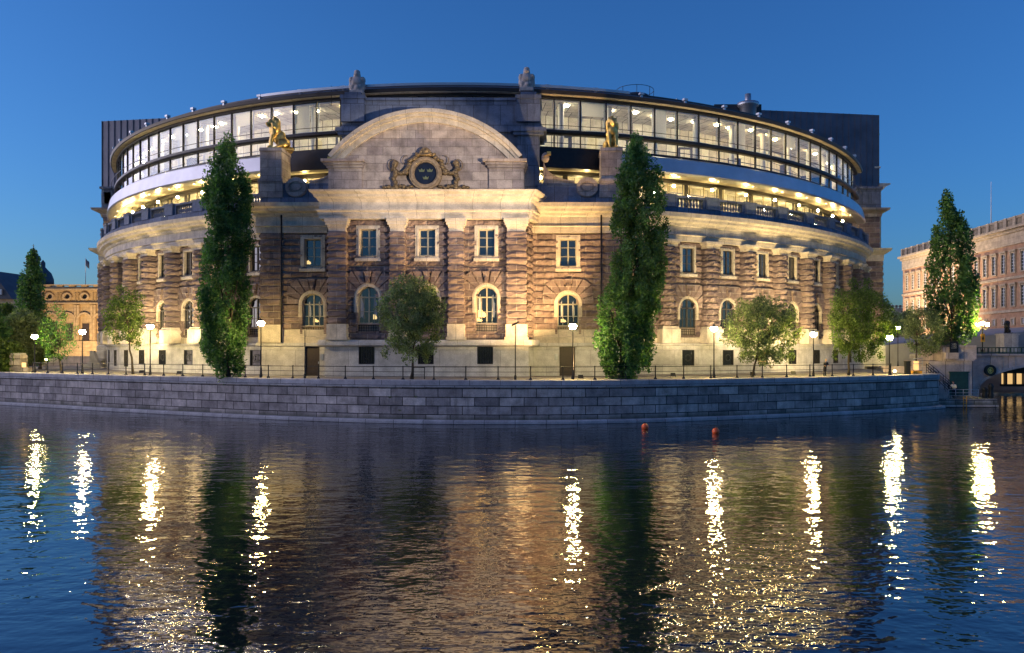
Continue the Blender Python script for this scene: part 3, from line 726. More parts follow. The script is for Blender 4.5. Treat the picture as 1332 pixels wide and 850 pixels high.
# ---- the glazed gallery ring
gp = arc_pts(-66, 66)
def ring_part(name, mat, prof, t0=-66, t1=66): return MB().sweep(arc_pts(t0, t1), prof).build(name, mat, root)
for a, b in ((-66, -17), (15.2, 66)):
    ring_part('fascia_band', 'fascia', [(-.9, 23.05), (.12, 23.05), (.25, 23.2), (-.05, 24.6), (-.2, 24.72), (-.9, 24.72)], a, b)
ring_part('dark_fascia', 'dark', [(-.9, 22.95), (-.1, 22.95), (-.1, 24.6), (-.9, 24.6)], -17, 15.2)
ring_part('soffit', 'soffit', [(-4.2, 23.45), (-.9, 23.06), (-.9, 23.25), (-4.2, 23.6)])
ring_part('soffit_beam', 'dark', [(-3.3, 22.95), (-2.7, 22.95), (-2.7, 23.4), (-3.3, 23.4)])
ring_part('terrace_floor', 'pave', [(-9, ZTOP + .03), (-.3, ZTOP + .03), (-.3, ZTOP + .3), (-9, ZTOP + .3)])
ring_part('terrace_room_wall', 'panelled', [(-9.2, ZTOP + .3), (-8.8, ZTOP + .3), (-8.8, 24.4), (-9.2, 24.4)])
ring_part('terrace_room_ceiling', 'panelled', [(-8.8, 24.1), (-4.2, 23.6), (-4.2, 23.7), (-8.8, 24.2)])
ring_part('sill_frame', 'dark', [(-1.3, 24.72), (-.75, 24.72), (-.75, 25.1), (-1.3, 25.1)])
ring_part('spandrel', 'dark', [(-1.3, 26.32), (-.75, 26.32), (-.6, 26.45), (-.6, 26.7), (-.85, 26.8), (-1.3, 26.8)])
ring_part('head_frame', 'dark', [(-1.3, 29.72), (-.8, 29.72), (-.8, 30.0), (-1.3, 30.0)])
ring_part('gallery_floor', 'white', [(-7, 24.4), (-1.3, 24.4), (-1.3, 24.7), (-7, 24.7)])
ring_part('gallery_wall', 'panelled', [(-7.2, 24.7), (-6.8, 24.7), (-6.8, 30.0), (-7.2, 30.0)])
ring_part('gallery_ceiling', 'panelled', [(-7, 29.85), (-1.3, 29.85), (-1.3, 30.05), (-7, 30.05)])
ring_part('eave', 'trim', [(-.8, 29.95), (-.3, 29.95), (-.3, 30.0), (-.8, 30.0)])
ring_part('roof', 'roof', [(-1.3, 30.05), (-.2, 30.02), (-.12, 30.3), (-1.6, 30.95), (-1.6, 31.1), (-6.0, 32.45), (-20, 32.8), (-20, 32.0), (-7, 31.5)])
ring_part('roof_rail', 'fascia', [(.02, 30.42), (.12, 30.42), (.12, 30.66), (.02, 30.66)], -20, 17.2)
ring_part('gallery_handrail', 'dark', [(-1.9, 25.75), (-1.84, 25.75), (-1.84, 25.82), (-1.9, 25.82)])
ring_part('balcony_rail', 'dark', [(-.3, 27.0), (-.25, 27.0), (-.25, 27.05), (-.3, 27.05)])
step = 2.67; gth = [9.74 + step * k for k in range(-28, 20)]
mm = MB(); mm.box(-.05, .05, -1.08, -.9, 24.9, 29.95, lambda u, d, z: (u, -d, z)); mull = mm.mesh('mullion', 'dark')
gw = (AR - 1) * R_(step)
mm = MB(); mm.box(-gw / 2 + .07, gw / 2 - .07, -.012, .0, 26.8, 29.75); gpane = mm.mesh('gallery_window', 'clear')
mm = MB(); mm.box(-gw / 2 + .07, gw / 2 - .07, -.02, .01, 25.1, 26.32); rpane = mm.mesh('ribbon_window', 'clear')
mm = MB(); mm.lathe((0, 0, 0), [(0, -.1), (.16, -.1), (.22, -.03), (.22, .02), (0, .02)], 8); clamp_ = mm.mesh('ceiling_lamp', 'ceilinglamp'); clamp_w = mm.mesh('ceiling_lamp', 'ceilinglamp_warm')
mm = MB(); mm.lathe((0, 0, 0), [(0, -.2), (.18, -.12), (.2, 0), (.12, .12), (0, .14)], 8); rglobe = mm.mesh('room_lamp', 'ceilinglamp_warm')
mm = MB(); mm.ring(rect(-gw / 2 + .08, gw / 2 - .08, 26.82, 29.7), rect(-gw / 2 + .17, gw / 2 - .17, 26.95, 29.6), -.2, -.14); gfr = mm.mesh('inner_frame', 'white')
mm = MB(); mm.ring(rect(-gw / 2 + .08, gw / 2 - .08, 25.12, 26.3), rect(-gw / 2 + .14, gw / 2 - .14, 25.2, 26.24), -.2, -.14); rfr = mm.mesh('inner_frame', 'white')
mm = MB(); mm.box(-.75, .75, -.35, .35, 26.45, 26.5, lambda u, d, z: (u, -d, z + .72)); [mm.box(a, a + .08, -.3, .3, 24.72, 27.17) for a in (-.7, .62)]; desk = mm.mesh('gallery_desk', 'door')
mm = MB(); mm.lathe((0, 0, 0), [(.3, 24.7), (.3, 29.85)], 10); gcol = mm.mesh('gallery_column', 'white')
mm = MB(); mm.box(-gw / 2 + .12, gw * .1, -.42, -.4, 26.85, 29.7); blind = mm.mesh('blind', 'blind')
mm = MB(); mm.box(-gw / 2 + .12, gw / 2 - .12, -.42, -.4, 28.4, 29.7); blind2 = mm.mesh('blind', 'blind')
for k, t in enumerate(gth):
    th = R_(t); o = inst('mullion', mull, root, (AX + AR * math.sin(th), AY - AR * math.cos(th), 0), th)
    tm = R_(t + step / 2); x, y = arc_xy(tm, -1.02); c = math.cos(R_(step / 2))
    gwo = inst('gallery_window', gpane, root, (x, y, 0), tm)
    if k % 7 in (1, 4) or (k < 16 and k % 3 == 0): q = bpy.data.objects.new('blind', blind2 if k % 2 else blind); COL.objects.link(q); q.parent = gwo
    inst('ribbon_window', rpane, root, (x, y, 0), tm)
    x, y = arc_xy(tm, -3.4); inst('ceiling_lamp', clamp_ if t < 26 and random.random() < .8 else clamp_w, root, (x + random.uniform(-.5, .5), y + random.uniform(-.5, .5), 29.83), 0)
    q = bpy.data.objects.new('inner_frame', gfr); COL.objects.link(q); q.parent = gwo
    x, y = arc_xy(R_(t + step * random.uniform(.2, .8)), -random.uniform(3.6, 5.5))
    if k % 3 == 1: inst('gallery_desk', desk, root, (x, y, 0), tm + random.uniform(-.4, .4))
    if k % 2 == 0:
        x, y = arc_xy(R_(t + step * .4), -2.9); inst('gallery_column', gcol, root, (x, y, 0), 0)
# terrace windows, piers, the lamps hung under the soffit
bays = sorted(WL + WR + [-15.7, -11.0, 9.0, 13.8, -20.53 - 4.8 * 9])
mm = MB(); w = 1.95
mm.ring(rect(-w, w, ZTOP + .3, 23.3), rect(-w + .06, w - .06, ZTOP + .36, 23.2), -.1, .06); mm.box(-.04, .04, -.1, .05, ZTOP + .3, 23.2); tfr = mm.mesh('terrace_window', 'frame')
mm = MB(); mm.box(-w + .05, w - .05, -.05, 0, ZTOP + .35, 23.2); tpn = mm.mesh('pane', 'clear')
mm = MB(); mm.box(-.24, .24, -.3, .1, ZTOP + .3, 23.4); pier = mm.mesh('pier', 'dark')
mm = MB(); mm.lathe((0, 0, 0), [(0, -.14), (.1, -.1), (.14, 0), (.1, .1), (0, .14)], 8); slamp = mm.mesh('hanging_lamp', 'soffitlamp')
mm = MB(); mm.tube([(0, 0, .12), (0, 0, .62)], .02, 6); sstem = mm.mesh('lamp_stem', 'dark')
mm = MB(); mm.lathe((0, 0, 0), [(0, -.03), (.09, -.03), (.1, .01), (0, .01)], 8); dlamp = mm.mesh('downlight', 'downlight')
mm = MB(); mm.box(-.1, .1, -.12, .12, 0, .3); mm.box(-.22, .22, -.2, .2, .3, .5); rl = mm.mesh('roof_fitting', 'fascia'); mm = MB(); mm.box(-.06, .06, -.06, .06, 0, .35); mm.box(-.12, .1, -.1, .1, .2, .38); rl2 = mm.mesh('roof_fitting', 'fascia')
for t in bays:
    th = R_(t); x, y = arc_xy(th, -3.6); p = inst('terrace_window', tfr, root, (x, y, 0), th); q = bpy.data.objects.new('pane', tpn); COL.objects.link(q); q.parent = p
    x, y = arc_xy(R_(t + 2.4), -3.6); inst('pier', pier, root, (x, y, 0), R_(t + 2.4))
    x, y = arc_xy(R_(t - .5), -1.7); l = inst('hanging_lamp', slamp, root, (x, y, 22.35), 0); s = bpy.data.objects.new('lamp_stem', sstem); COL.objects.link(s); s.parent = l
    x, y = arc_xy(R_(t - .5), -.75); inst('downlight', dlamp, root, (x, y, 23.08), 0)
    x, y = arc_xy(th, -6.5); inst('room_lamp', rglobe, root, (x, y, 22.6), 0)
    x, y = arc_xy(th, -.35); inst('roof_fitting', rl, root, (x, y, 30.3), th)
    x, y = arc_xy(R_(t + 2.4), -5.2); inst('roof_fitting', rl2, root, (x, y, 32.15), th)
# plant on the roof
mb = MB(); c = (X(826, 84), 84, 32.2); mb.lathe(c, [(1.95, 0), (1.95, .9), (1.5, 1.3), (0, 1.5)], 20); mb.build('roof_dome', 'roof', root)
mb = MB(); mb.tube([(c[0] + 2.05 * math.cos(a), c[1] + 2.05 * math.sin(a), c[2] + 1.9) for a in np.linspace(0, 2 * PI, 25)], .03, 5)
for a in np.linspace(0, 2 * PI, 9)[:-1]: mb.tube([(c[0] + 2 * math.cos(a), c[1] + 2 * math.sin(a), c[2] + .6), (c[0] + 2.05 * math.cos(a), c[1] + 2.05 * math.sin(a), c[2] + 1.9)], .03, 5)
mb.build('dome_railing', 'dark', root)
c = (X(973, 92), 92, 31.5); mb = MB(); mb.lathe(c, [(1.0, 0), (1.0, 3.2), (1.3, 3.4), (1.3, 3.8), (0, 3.8)], 16); mb.lathe(c, [(.38, 3.8), (.38, 4.9), (0, 4.9)], 12); mb.build('chimney', 'fascia', root)
MB().box(X(925, 94), X(985, 94), -3, 3, 33.6, 35.2, lambda u, d, z: (u, 95 - d, z)).build('plant_room', 'roof', root)
mb = MB(); c = (X(427, 72), 73, 30.3)
mb.tube([(c[0], c[1], 29), (c[0], c[1], 30.9)], .03, 5); mb.tube([(c[0] - 1.9, c[1], 30.1), (c[0] - .5, c[1], 30.45), (c[0], c[1], 30.55), (c[0] + .6, c[1], 30.4)], .025, 5); mb.build('aerial', 'dark', root)
mb = MB(); mb.box(-.18, .18, -.22, .22, -.12, .16, lambda u, d, z: (X(714, 70) + u, 70.3 - d, 23.75 + z)); mb.tube([(X(707, 70), 70.4, 23.5), (X(713, 70), 70.3, 23.7)], .05, 6); mb.build('facade_spotlight', 'bronze', root)

# ---- copper-clad blocks and corner piers
def block(name, xa, ya, xb, yb, z0, z1a, z1b, depth=10):
    mb = MB(); n0 = 0
    for (x, y, zz) in ((xa, ya, z1a), (xb, yb, z1b), (xb, yb + depth, z1b), (xa, ya + depth, z1a)): mb.v += [(x, y, z0), (x, y, zz)]
    for i in range(4):
        a = i * 2; b = ((i + 1) % 4) * 2
        mb.face((a, b, b + 1, a + 1), [(0, 0), (10, 0), (10, 10), (0, 10)])
    mb.face((1, 3, 5, 7)); o = mb.build(name, 'copper', root)
    return o
def seams(xa, ya, xb, yb, z0, za, zb, n, parent):
    mb = MB()
    for i in range(n + 1):
        t = i / n; x = xa + (xb - xa) * t; y = ya + (yb - ya) * t; mb.box(x - .05, x + .05, 0, .09, z0, za + (zb - za) * t, lambda u, d, z, y=y: (u, y - d, z))
    mb.build('standing_seam', 'copper', parent)
YB = 112.
o = block('copper_block', X(970, YB - 2), YB - 2, X(1143, YB + 1), YB + 1, 24, Z(142.5, YB - 2), Z(150, YB + 1)); seams(X(970, YB - 2), YB - 2, X(1143, YB + 1), YB + 1, 24, Z(142.5, YB - 2), Z(150, YB + 1), 22, o)
o = block('copper_block', X(133, YB - 6), YB - 6, X(232, YB - 9), YB - 9, 24, Z(158, YB - 6), Z(153, YB - 9)); seams(X(133, YB - 6), YB - 6, X(232, YB - 9), YB - 9, 24, Z(158, YB - 6), Z(153, YB - 9), 12, o)
def pier(xa, xb, Y, side):
    P = [(xa + .1, Y + 10), (xa, Y), (xb, Y), (xb - .1, Y + 10)]
    zz = lambda py: Z(py, Y)
    MB().sweep(P, [(-1, PAVE), (.3, PAVE), (.3, 6.3), (.1, 6.5), (-1, 6.5)]).build('plinth', 'granite', root)
    mb = MB()
    rustic(mb, M_line(Y), xa, xb, 6.5, zz(340), [], pitch=.75, amp=.16)
    s = (lambda u, d, z: (xb + d, Y + u, z)) if side > 0 else (lambda u, d, z: (xa - d, Y + 8 - u, z))
    rustic(mb, s, 0, 8, 6.5, zz(340), [], pitch=.75, amp=.16, du=.5)
    s2 = (lambda u, d, z: (xa - d, Y + 8 - u, z)) if side > 0 else (lambda u, d, z: (xb + d, Y + u, z))
    rustic(mb, s2, 0, 8, 6.5, zz(340), [], pitch=.75, amp=.16, du=.5)
    mb.build('wall', 'rustic', root)
    MB().sweep(P, [(-1, zz(340)), (.1, zz(340)), (.15, zz(332)), (.9, zz(327)), (1.0, zz(324)), (-1, zz(323.5))]).build('cornice', 'trim', root)
    mb = MB(); rustic(mb, M_line(Y + .3), xa + .3, xb - .3, zz(323), zz(282), [], pitch=.75, amp=.12); mb.build('upper_wall', 'rustic', root)
    MB().box(xa + .35, xb - .35, -8, -.1, zz(323), zz(282), M_line(Y + .3)).build('upper_wall_core', 'ashlar', root)
    MB().sweep(P, [(-1, zz(282)), (-.1, zz(282)), (.0, zz(278)), (.75, zz(274)), (.8, zz(271.5)), (-1, zz(271))]).build('cornice', 'ashlar', root)
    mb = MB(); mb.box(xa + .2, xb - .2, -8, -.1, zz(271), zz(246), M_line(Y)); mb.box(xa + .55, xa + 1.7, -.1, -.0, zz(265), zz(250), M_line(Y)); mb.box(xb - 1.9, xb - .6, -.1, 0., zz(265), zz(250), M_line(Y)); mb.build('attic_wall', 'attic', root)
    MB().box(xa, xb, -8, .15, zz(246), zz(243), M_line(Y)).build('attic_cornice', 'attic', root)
pier(X(1114, 110), X(1148, 110), 110, 1); pier(X(130, 104), X(150, 104), 104, -1)
# the side front's own cornice seen edge-on past the right pier
mb = MB(); e = X(1148, 112)
mb.box(e - .3, e + .2, -8, 0, Z(325, 113), Z(243, 113), M_line(113)); mb.prism([(e - .2, Z(250, 113)), (e + .35, Z(248, 113)), (e + .9, Z(243, 113)), (e + 1.6, Z(240, 113)), (e + 1.6, Z(238.5, 113)), (e - .2, Z(238.5, 113))], -8, 0, M_line(113))
mb.box(e - 1.0, e - .05, -2, 0, Z(238.5, 113), Z(219, 113), M_line(113)); mb.box(e - 1.15, e + .1, -2.1, .1, Z(219, 113), Z(217, 113), M_line(113)); mb.build('side_cornice', 'trim', root)

# ------------------------------------------------------------------ statues
def lion_mesh():
    # sitting up on braced forelegs; local: faces -y, base z=0, 3.05 m tall
    B = [((0, .72, .6), (.5, .6, .58)), ((0, .35, 1.1), (.44, .5, .72), (R_(-24), 0, 0)), ((0, -.02, 1.6), (.48, .44, .6)),
         ((0, 0, 1.95), (.58, .46, .68)), ((0, .08, 2.38), (.62, .36, .56)), ((0, -.1, 2.62), (.46, .34, .34)), ((0, -.4, 2.44), (.32, .34, .34)), ((0, -.66, 2.28), (.2, .26, .2)), ((0, -.6, 2.08), (.16, .2, .1)), ((0, -.82, 2.38), (.1, .1, .07)),
         ((0, -.34, 1.7), (.4, .26, .5)), ((.34, -.2, 2.84), (.1, .08, .11)), ((-.34, -.2, 2.84), (.1, .08, .11)), ((.15, -.6, 2.56), (.09, .08, .05)), ((-.15, -.6, 2.56), (.09, .08, .05))]
    for s in (-1, 1):
        B += [('c', (s * .3, -.2, 1.5), (s * .32, -.42, .75), .24, .17), ('c', (s * .32, -.42, .75), (s * .32, -.45, .12), .16, .13), ((s * .32, -.58, .1), (.17, .28, .12)),
              ((s * .44, .6, .5), (.24, .52, .44)), ('c', (s * .48, .35, .35), (s * .5, .1, .14), .18, .12), ((s * .5, -.02, .1), (.15, .28, .1))]
        for k in range(5): B.append(((s * (.42 + .05 * math.sin(k * 2)), -.3 + .03 * k, 2.2 - .22 * k), (.16, .16, .2)))
    B += [('c', (0, 1.25, .3), (.35, 1.5, .12), .11, .08), ('c', (.35, 1.5, .12), (.7, 1.35, .1), .08, .07), ((.8, 1.3, .12), (.15, .12, .1))]
    return blob_mesh('body', 'bronze', B, .06, 1)
lm = lion_mesh()
def lion(loc, rz, label):
    r = thing('lion_statue', loc, label, 'statue', 'gilt lion statues on the roof pedestals'); r.rotation_euler.z = rz; ORG[r.name] = (0, 0, 0)
    def child(n, me):
        o = bpy.data.objects.new(n, me); COL.objects.link(o); o.parent = r
    child('body', lm); child('crown', lcrown); child('base', lbase)
mb = MB(); mb.lathe((0, -.08, 2.9), [(.14, -.06), (.14, .04), (.18, .14), (.1, .1), (0, .14)], 8); lcrown = mb.mesh('crown', 'bronze')
mb = MB(); mb.box(-.75, .75, -1.5, .8, -.08, .04, lambda u, d, z: (u, -d, z)); lbase = mb.mesh('base', 'bronze')
lion((LIONX[0] + .1, WY + .75, 24.38), R_(-62), 'gilt bronze lion sitting in profile on the pedestal over the purple unlit wing')
lion((LIONX[1] + .1, WY + .75, 24.38), R_(12), 'gilt bronze lion facing forward on the pedestal beside the tall conical tree')
B = [((0, 0, .3), (.62, .48, .45)), ((0, 0, .8), (.62, .42, .5)), ((0, 0, 1.3), (.66, .42, .45)), ((-.52, 0, 1.35), (.26, .34, .36)), ((.52, 0, 1.35), (.26, .34, .36)), ((-.56, 0, .85), (.22, .3, .5)), ((.56, 0, .85), (.22, .3, .5)),
     ((0, -.05, 1.82), (.34, .34, .34)), ((0, -.02, 2.08), (.3, .32, .26)), ((0, -.3, 1.86), (.16, .12, .16)), ('c', (-.5, -.1, .1), (-.35, -.2, .75), .2, .22), ('c', (.5, -.1, .1), (.35, -.2, .75), .2, .22), ((0, -.35, 1.1), (.42, .16, .34)), ((.1, -.4, .6), (.22, .14, .2))]
tm_ = blob_mesh('armour', 'statue', B, .06, 1)
mb = MB(); mb.box(-.62, .62, -.5, .5, -.02, .3, lambda u, d, z: (u, -d, z)); tb = mb.mesh('base', 'statue')
for px, lab in ((464, 'stone trophy of armour on the attic above the unlit left wing'), (685, 'stone trophy of armour on the attic corner nearest the conical tree')):
    r = thing('roof_statue', (X(px, 71.6), AYF + .9, 29.62 + (.28 if px > 600 else 0)), lab, 'statue', 'stone trophies on the attic'); ORG[r.name] = (0, 0, 0)
    for n, me in (('armour', tm_), ('base', tb)):
        o = bpy.data.objects.new(n, me); COL.objects.link(o); o.parent = r

# ------------------------------------------------------------------ quay, ground, water
QX = [(0, 82), (66, 78.0), (140, 73.5), (200, 70.8), (264, 68.0), (340, 65.2), (440, 62.6), (520, 61.2), (600, 60.6), (680, 60.5), (750, 60.8), (830, 61.8), (900, 63.3), (1000, 66.0), (1070, 68.3), (1132, 70.8), (1190, 74.2), (1221, 76.6)]
QX = [(-160, 96), (-80, 88.5)] + QX
Q = [(X(p, d), d) for p, d in QX]
def spline(P, n=5):
    out = []
    for i in range(len(P) - 1):
        p0, p1, p2, p3 = P[max(i - 1, 0)], P[i], P[i + 1], P[min(i + 2, len(P) - 1)]
        for k in range(n):
            t = k / n; out.append(tuple(.5 * ((2 * p1[a]) + (-p0[a] + p2[a]) * t + (2 * p0[a] - 5 * p1[a] + 4 * p2[a] - p3[a]) * t * t + (-p0[a] + 3 * p1[a] - 3 * p2[a] + p3[a]) * t ** 3) for a in (0, 1)))
    return out + [P[-1]]
QS = spline(Q)
def on_quay(px, back=0.):
    """point on the quay line at the picture column px, moved 'back' metres inland"""
    for i in range(len(QS) - 1):
        a, b = QS[i], QS[i + 1]; pa, pb = CX + F * a[0] / a[1], CX + F * b[0] / b[1]
        if pa <= px <= pb:
            t = (px - pa) / (pb - pa); p = Vector(a).lerp(Vector(b), t); d = (Vector(b) - Vector(a)).normalized(); nrm = Vector((-d.y, d.x))
            p = p + nrm * back; return (p.x, p.y)
quay = thing('quay_wall', (-4, 60.6, 0), 'long curved granite quay wall rising from the water', 'quay wall')
MB().sweep(QS + [(QS[-1][0] + .3, 84)], [(-1.2, -2), (.06, -2), (.0, .3), (0, 2.85), (-1.2, 2.85)]).build('wall_face', 'quay', quay)
MB().sweep(QS + [(QS[-1][0] + .3, 84)], [(-.95, 2.85), (.08, 2.85), (.1, 2.9), (.1, PAVE - .06), (.04, PAVE), (-.95, PAVE)]).build('coping', 'quaycap', quay)
MB().sweep(QS + [(QS[-1][0] + .3, 84)], [(-.2, -2), (.55, -2), (.55, .22), (.48, .3), (-.2, .3)]).build('footing', 'quaycap', quay)
for k, (px, zz, rr_) in enumerate(((508, 2.05, .3), (541, 2.1, .26), (520, 1.0, .22), (213, 2.2, .24), (675, 2.75, .22), (868, 2.1, .18))):
    x, y = on_quay(px, -.02); mb = MB()
    for j in range(46):
        a = random.uniform(-1.4, 1.4); l = rr_ * random.uniform(.4, 1.1); bx_ = x + random.uniform(-.08, .08); tx = bx_ + l * math.sin(a); tz = zz + l * math.cos(a) * random.uniform(-.6, .8); ty = y - random.uniform(.03, .22)
        mb.v += [(bx_ - .012, y, zz), (bx_ + .012, y, zz), (tx, ty, tz)]; mb.face((3 * j, 3 * j + 1, 3 * j + 2))
    o = mb.build('weed_tuft', 'leafmid', recalc=False)
    setp(o, ('green weed tuft in the quay wall left below the grey-green tree', 'green weed tuft in the quay wall right below the grey-green tree trunk', 'lowest green weed tuft near the waterline of the quay wall', 'green weed tuft in the quay wall below the thin leaning tree', 'green weed tuft under the coping by the floodlight pole', 'small green weed tuft in the quay wall past the conical tree')[k], 'weed', 'weeds growing from the quay wall joints')
# ground
mb = MB()
gr = [(x, y) for x, y in QS]
off = []
for i, p in enumerate(gr):
    a = Vector(gr[max(i - 1, 0)]); b = Vector(gr[min(i + 1, len(gr) - 1)]); d = (b - a).normalized(); off.append((p[0] - d.y * .7, p[1] + d.x * .7))
n = len(off)
for x, y in off: mb.v.append((x, y, PAVE - .004))
for x, y in off:
    mb.v.append((x * 1.0, 150 if x > -60 else 170, PAVE - .004))
for i in range(n - 1): mb.face((i, i + 1, n + i + 1, n + i), [off[i], off[i + 1], (off[i + 1][0], 150), (off[i][0], 150)])
o = mb.build('pavement', 'pave'); setp(o, 'stone paved promenade between quay and building', 'pavement', kind='structure')
mb = MB(); mb.v = [(-900, 99, 3.40), (39, 99, 3.40), (39, 900, 3.40), (-900, 900, 3.40)]; mb.face((0, 1, 2, 3), [(a[0], a[1]) for a in mb.v])
o = mb.build('ground', 'pave'); setp(o, 'ground behind the parliament building', 'ground', kind='structure')
mb = MB(); mb.v = [(39, 118, 4.0), (900, 118, 4.0), (900, 900, 4.0), (39, 900, 4.0), (39, 118, -2), (900, 118, -2)]; mb.face((0, 1, 2, 3), [(a[0], a[1]) for a in mb.v[:4]]); mb.face((4, 5, 1, 0), [(39, -2), (900, -2), (900, 4), (39, 4)])
o = mb.build('bank', 'quay'); setp(o, 'far bank below the palace', 'ground', kind='structure')

def water_mat():
    m, nt, p = newmat('dark_river_water')
    p.inputs['Base Color'].default_value = (.006, .009, .014, 1); p.inputs['Roughness'].default_value = .022; p.inputs['IOR'].default_value = 2.2
    tc = nt.nodes.new('ShaderNodeTexCoord').outputs['Object']
    a = noise(nt, .55, 2, tc, .5, (.8, 1.35, 1)); b = noise(nt, 1.5, 2, tc, .5, (.8, 1.2, 1)); c = noise(nt, 4.5, 1, tc, .5, (.8, 1.1, 1))
    big = ramp(nt, noise(nt, .045, 3, tc, .5, (.6, 1.6, 1)), [(.38, .45), (.62, 1.25)])
    def scaled(h):
        m_ = nt.nodes.new('ShaderNodeMath'); m_.operation = 'MULTIPLY'; L(nt, h, m_.inputs[0]); L(nt, big, m_.inputs[1]); return m_.outputs[0]
    bump(nt, p, a, 1., .05); bump(nt, p, scaled(b), 1., .036); bump(nt, p, scaled(c), 1., .012)
    return m
M['water'] = water_mat()
mb = MB(); mb.v = [(-900, -40, 0), (900, -40, 0), (900, 900, 0), (-900, 900, 0)]; mb.face((0, 1, 2, 3), [(a[0], a[1]) for a in mb.v])
o = mb.build('water', 'water', recalc=False); setp(o, 'calm dark river rippled by wind', 'water', kind='structure')
# near bank, under the camera
mb = MB(); mb.box(-70, 70, -6, 14, -2, 3.4, lambda u, d, z: (u, d - 8.5, z)); o = mb.build('near_embankment', 'quay'); setp(o, 'granite embankment under the viewer', 'embankment', kind='structure')

# ------------------------------------------------------------------ quay railing
rail_px = [(41 + 1116 * (k / 36)) for k in range(37)]
rr = thing('quay_railing', (-4, 60.8, PAVE), 'black iron railing with three bars along the quay edge', 'railing')
pl_ = [on_quay(p, .35) for p in np.linspace(38, 1163, 110)]
for zz, rd in ((1.02, .032), (.62, .022), (.24, .022)):
    MB().tube([(x, y, PAVE + zz) for x, y in pl_], rd, 6).build('rail', 'iron', rr)
posts = [38]; tot = 0
cum = [0]
for i in range(1, len(pl_)): cum.append(cum[-1] + math.dist(pl_[i], pl_[i - 1]))
npst = 37
for k in range(npst):
    s_ = cum[-1] * k / (npst - 1)
    i = max(j for j in range(len(cum)) if cum[j] <= s_ + 1e-6); i = min(i, len(cum) - 2); t = (s_ - cum[i]) / (cum[i + 1] - cum[i])
    x = pl_[i][0] + (pl_[i + 1][0] - pl_[i][0]) * t; y = pl_[i][1] + (pl_[i + 1][1] - pl_[i][1]) * t
    mb = MB(); mb.lathe((x, y, PAVE), [(.14, 0), (.14, .05), (.06, .16), (.045, .3), (.045, 1.0), (.06, 1.03), (.06, 1.08), (0, 1.1)], 8); mb.build('post', 'iron', rr)
mb = MB()
for px in (532, 547):
    x, y = on_quay(px, 1.0); mb.box(x - .03, x + .03, -.03, .03, PAVE, PAVE + 1.0, lambda u, d, z, y=y: (u, y - d, z))
for zz in (.35, .95):
    x0, y0 = on_quay(532, 1.0); x1, y1 = on_quay(547, 1.0); mb.tube([(x0, y0, PAVE + zz), (x1, y1, PAVE + zz)], .025, 5)
o = mb.build('tree_guard', 'iron'); setp(o, 'small black iron guard at the foot of the lone grey-green tree', 'tree guard')

# ------------------------------------------------------------------ street lamps
def lamp_meshes(h):
    p = MB(); p.lathe((0, 0, 0), [(.13, 0), (.13, .25), (.09, .35), (.075, .8), (.055, .9), (.04, h - .25), (.06, h - .2), (.1, h - .18), (.05, h - .1)], 10)
    g = MB(); g.lathe((0, 0, h), [(0, -.3), (.2, -.23), (.3, -.05), (.26, .1), (.1, .17), (0, .18)], 14)
    c = MB(); c.lathe((0, 0, h), [(.26, .12), (.27, .17), (.08, .27), (.03, .36), (0, .38)], 10)
    return [('pole', p.mesh('pole', 'iron')), ('globe', g.mesh('globe', 'globe')), ('hood', c.mesh('hood', 'iron'))]
LM = {}
def street_lamp(px, py, label, D=None, base=PAVE, back=.75, dim=False):
    if D is None: x, y = on_quay(px, back)
    else: x, y = X(px, D), D
    h = round(Z(py, y) - base, 1)
    if h not in LM: LM[h] = lamp_meshes(h)
    r = thing('street_lamp', (x, y, base), label, 'street lamp', 'street lamps around the building'); ORG[r.name] = (0, 0, 0)
    for n_, me in LM[h]:
        if dim and n_ == 'globe': me = me.copy(); me.materials[0] = M['globe_dim']
        o = bpy.data.objects.new(n_, me); COL.objects.link(o); o.parent = r
    return r
street_lamp(36, 437, 'lit lamp at the railing end beside the stone end pillar', back=.7)
street_lamp(97, 431, 'lit lamp in front of the orange-lit arcaded building')
street_lamp(186, 425, 'lit lamp beside the thin yellow-green leaning tree')
street_lamp(331, 421, 'lit lamp just beside the dark columnar tree of the left wing', dim=True)
street_lamp(747, 424, 'lit lamp before the doorway and arched window of the orange-lit wing')
street_lamp(935, 427, 'lit lamp between the conical tree and the next drooping tree')
street_lamp(1066, 435, 'lit lamp between the two drooping trees of the curved front')
street_lamp(1168, 439, 'lit lamp at the end of the quay by the steps', back=.9)
street_lamp(20, 413, 'small lit lamp seen through the dark tree mass above the end pillar', D=100)
street_lamp(1168, 426, 'farther small lit lamp above the one at the quay steps', D=104)
mb = MB(); mb.lathe((0, 0, 0), [(.1, 0), (.1, .3), (.05, .4), (.04, 4.35)], 8); fpole = mb.mesh('pole', 'iron')
mb = MB(); mb.box(-.3, .3, -.24, .24, -.08, .08, lambda u, d, z: (u * .95 + z * .1, -d, 4.45 + z + u * .45)); fhead = mb.mesh('lamp_head', 'iron')
def pole(px, label, head):
    x, y = on_quay(px, .5); r = thing('floodlight_pole', (x, y, PAVE), label, 'pole'); ORG[r.name] = (0, 0, 0)
    o = bpy.data.objects.new('pole', fpole); COL.objects.link(o); o.parent = r
    if head: o = bpy.data.objects.new('lamp_head', fhead); COL.objects.link(o); o.parent = r
pole(670, 'thin black pole with a tilted dark floodlight head before the portal', True)
r = thing('black_pole', (*on_quay(391.5, .5), PAVE), 'plain thin black pole without a lamp beside the door of the unlit wing', 'pole'); ORG[r.name] = (0, 0, 0)
mb = MB(); mb.lathe((0, 0, 0), [(.1, 0), (.1, .3), (.05, .4), (.04, 4.0), (0, 4.02)], 8); o = bpy.data.objects.new('shaft', mb.mesh('shaft', 'iron')); COL.objects.link(o); o.parent = r

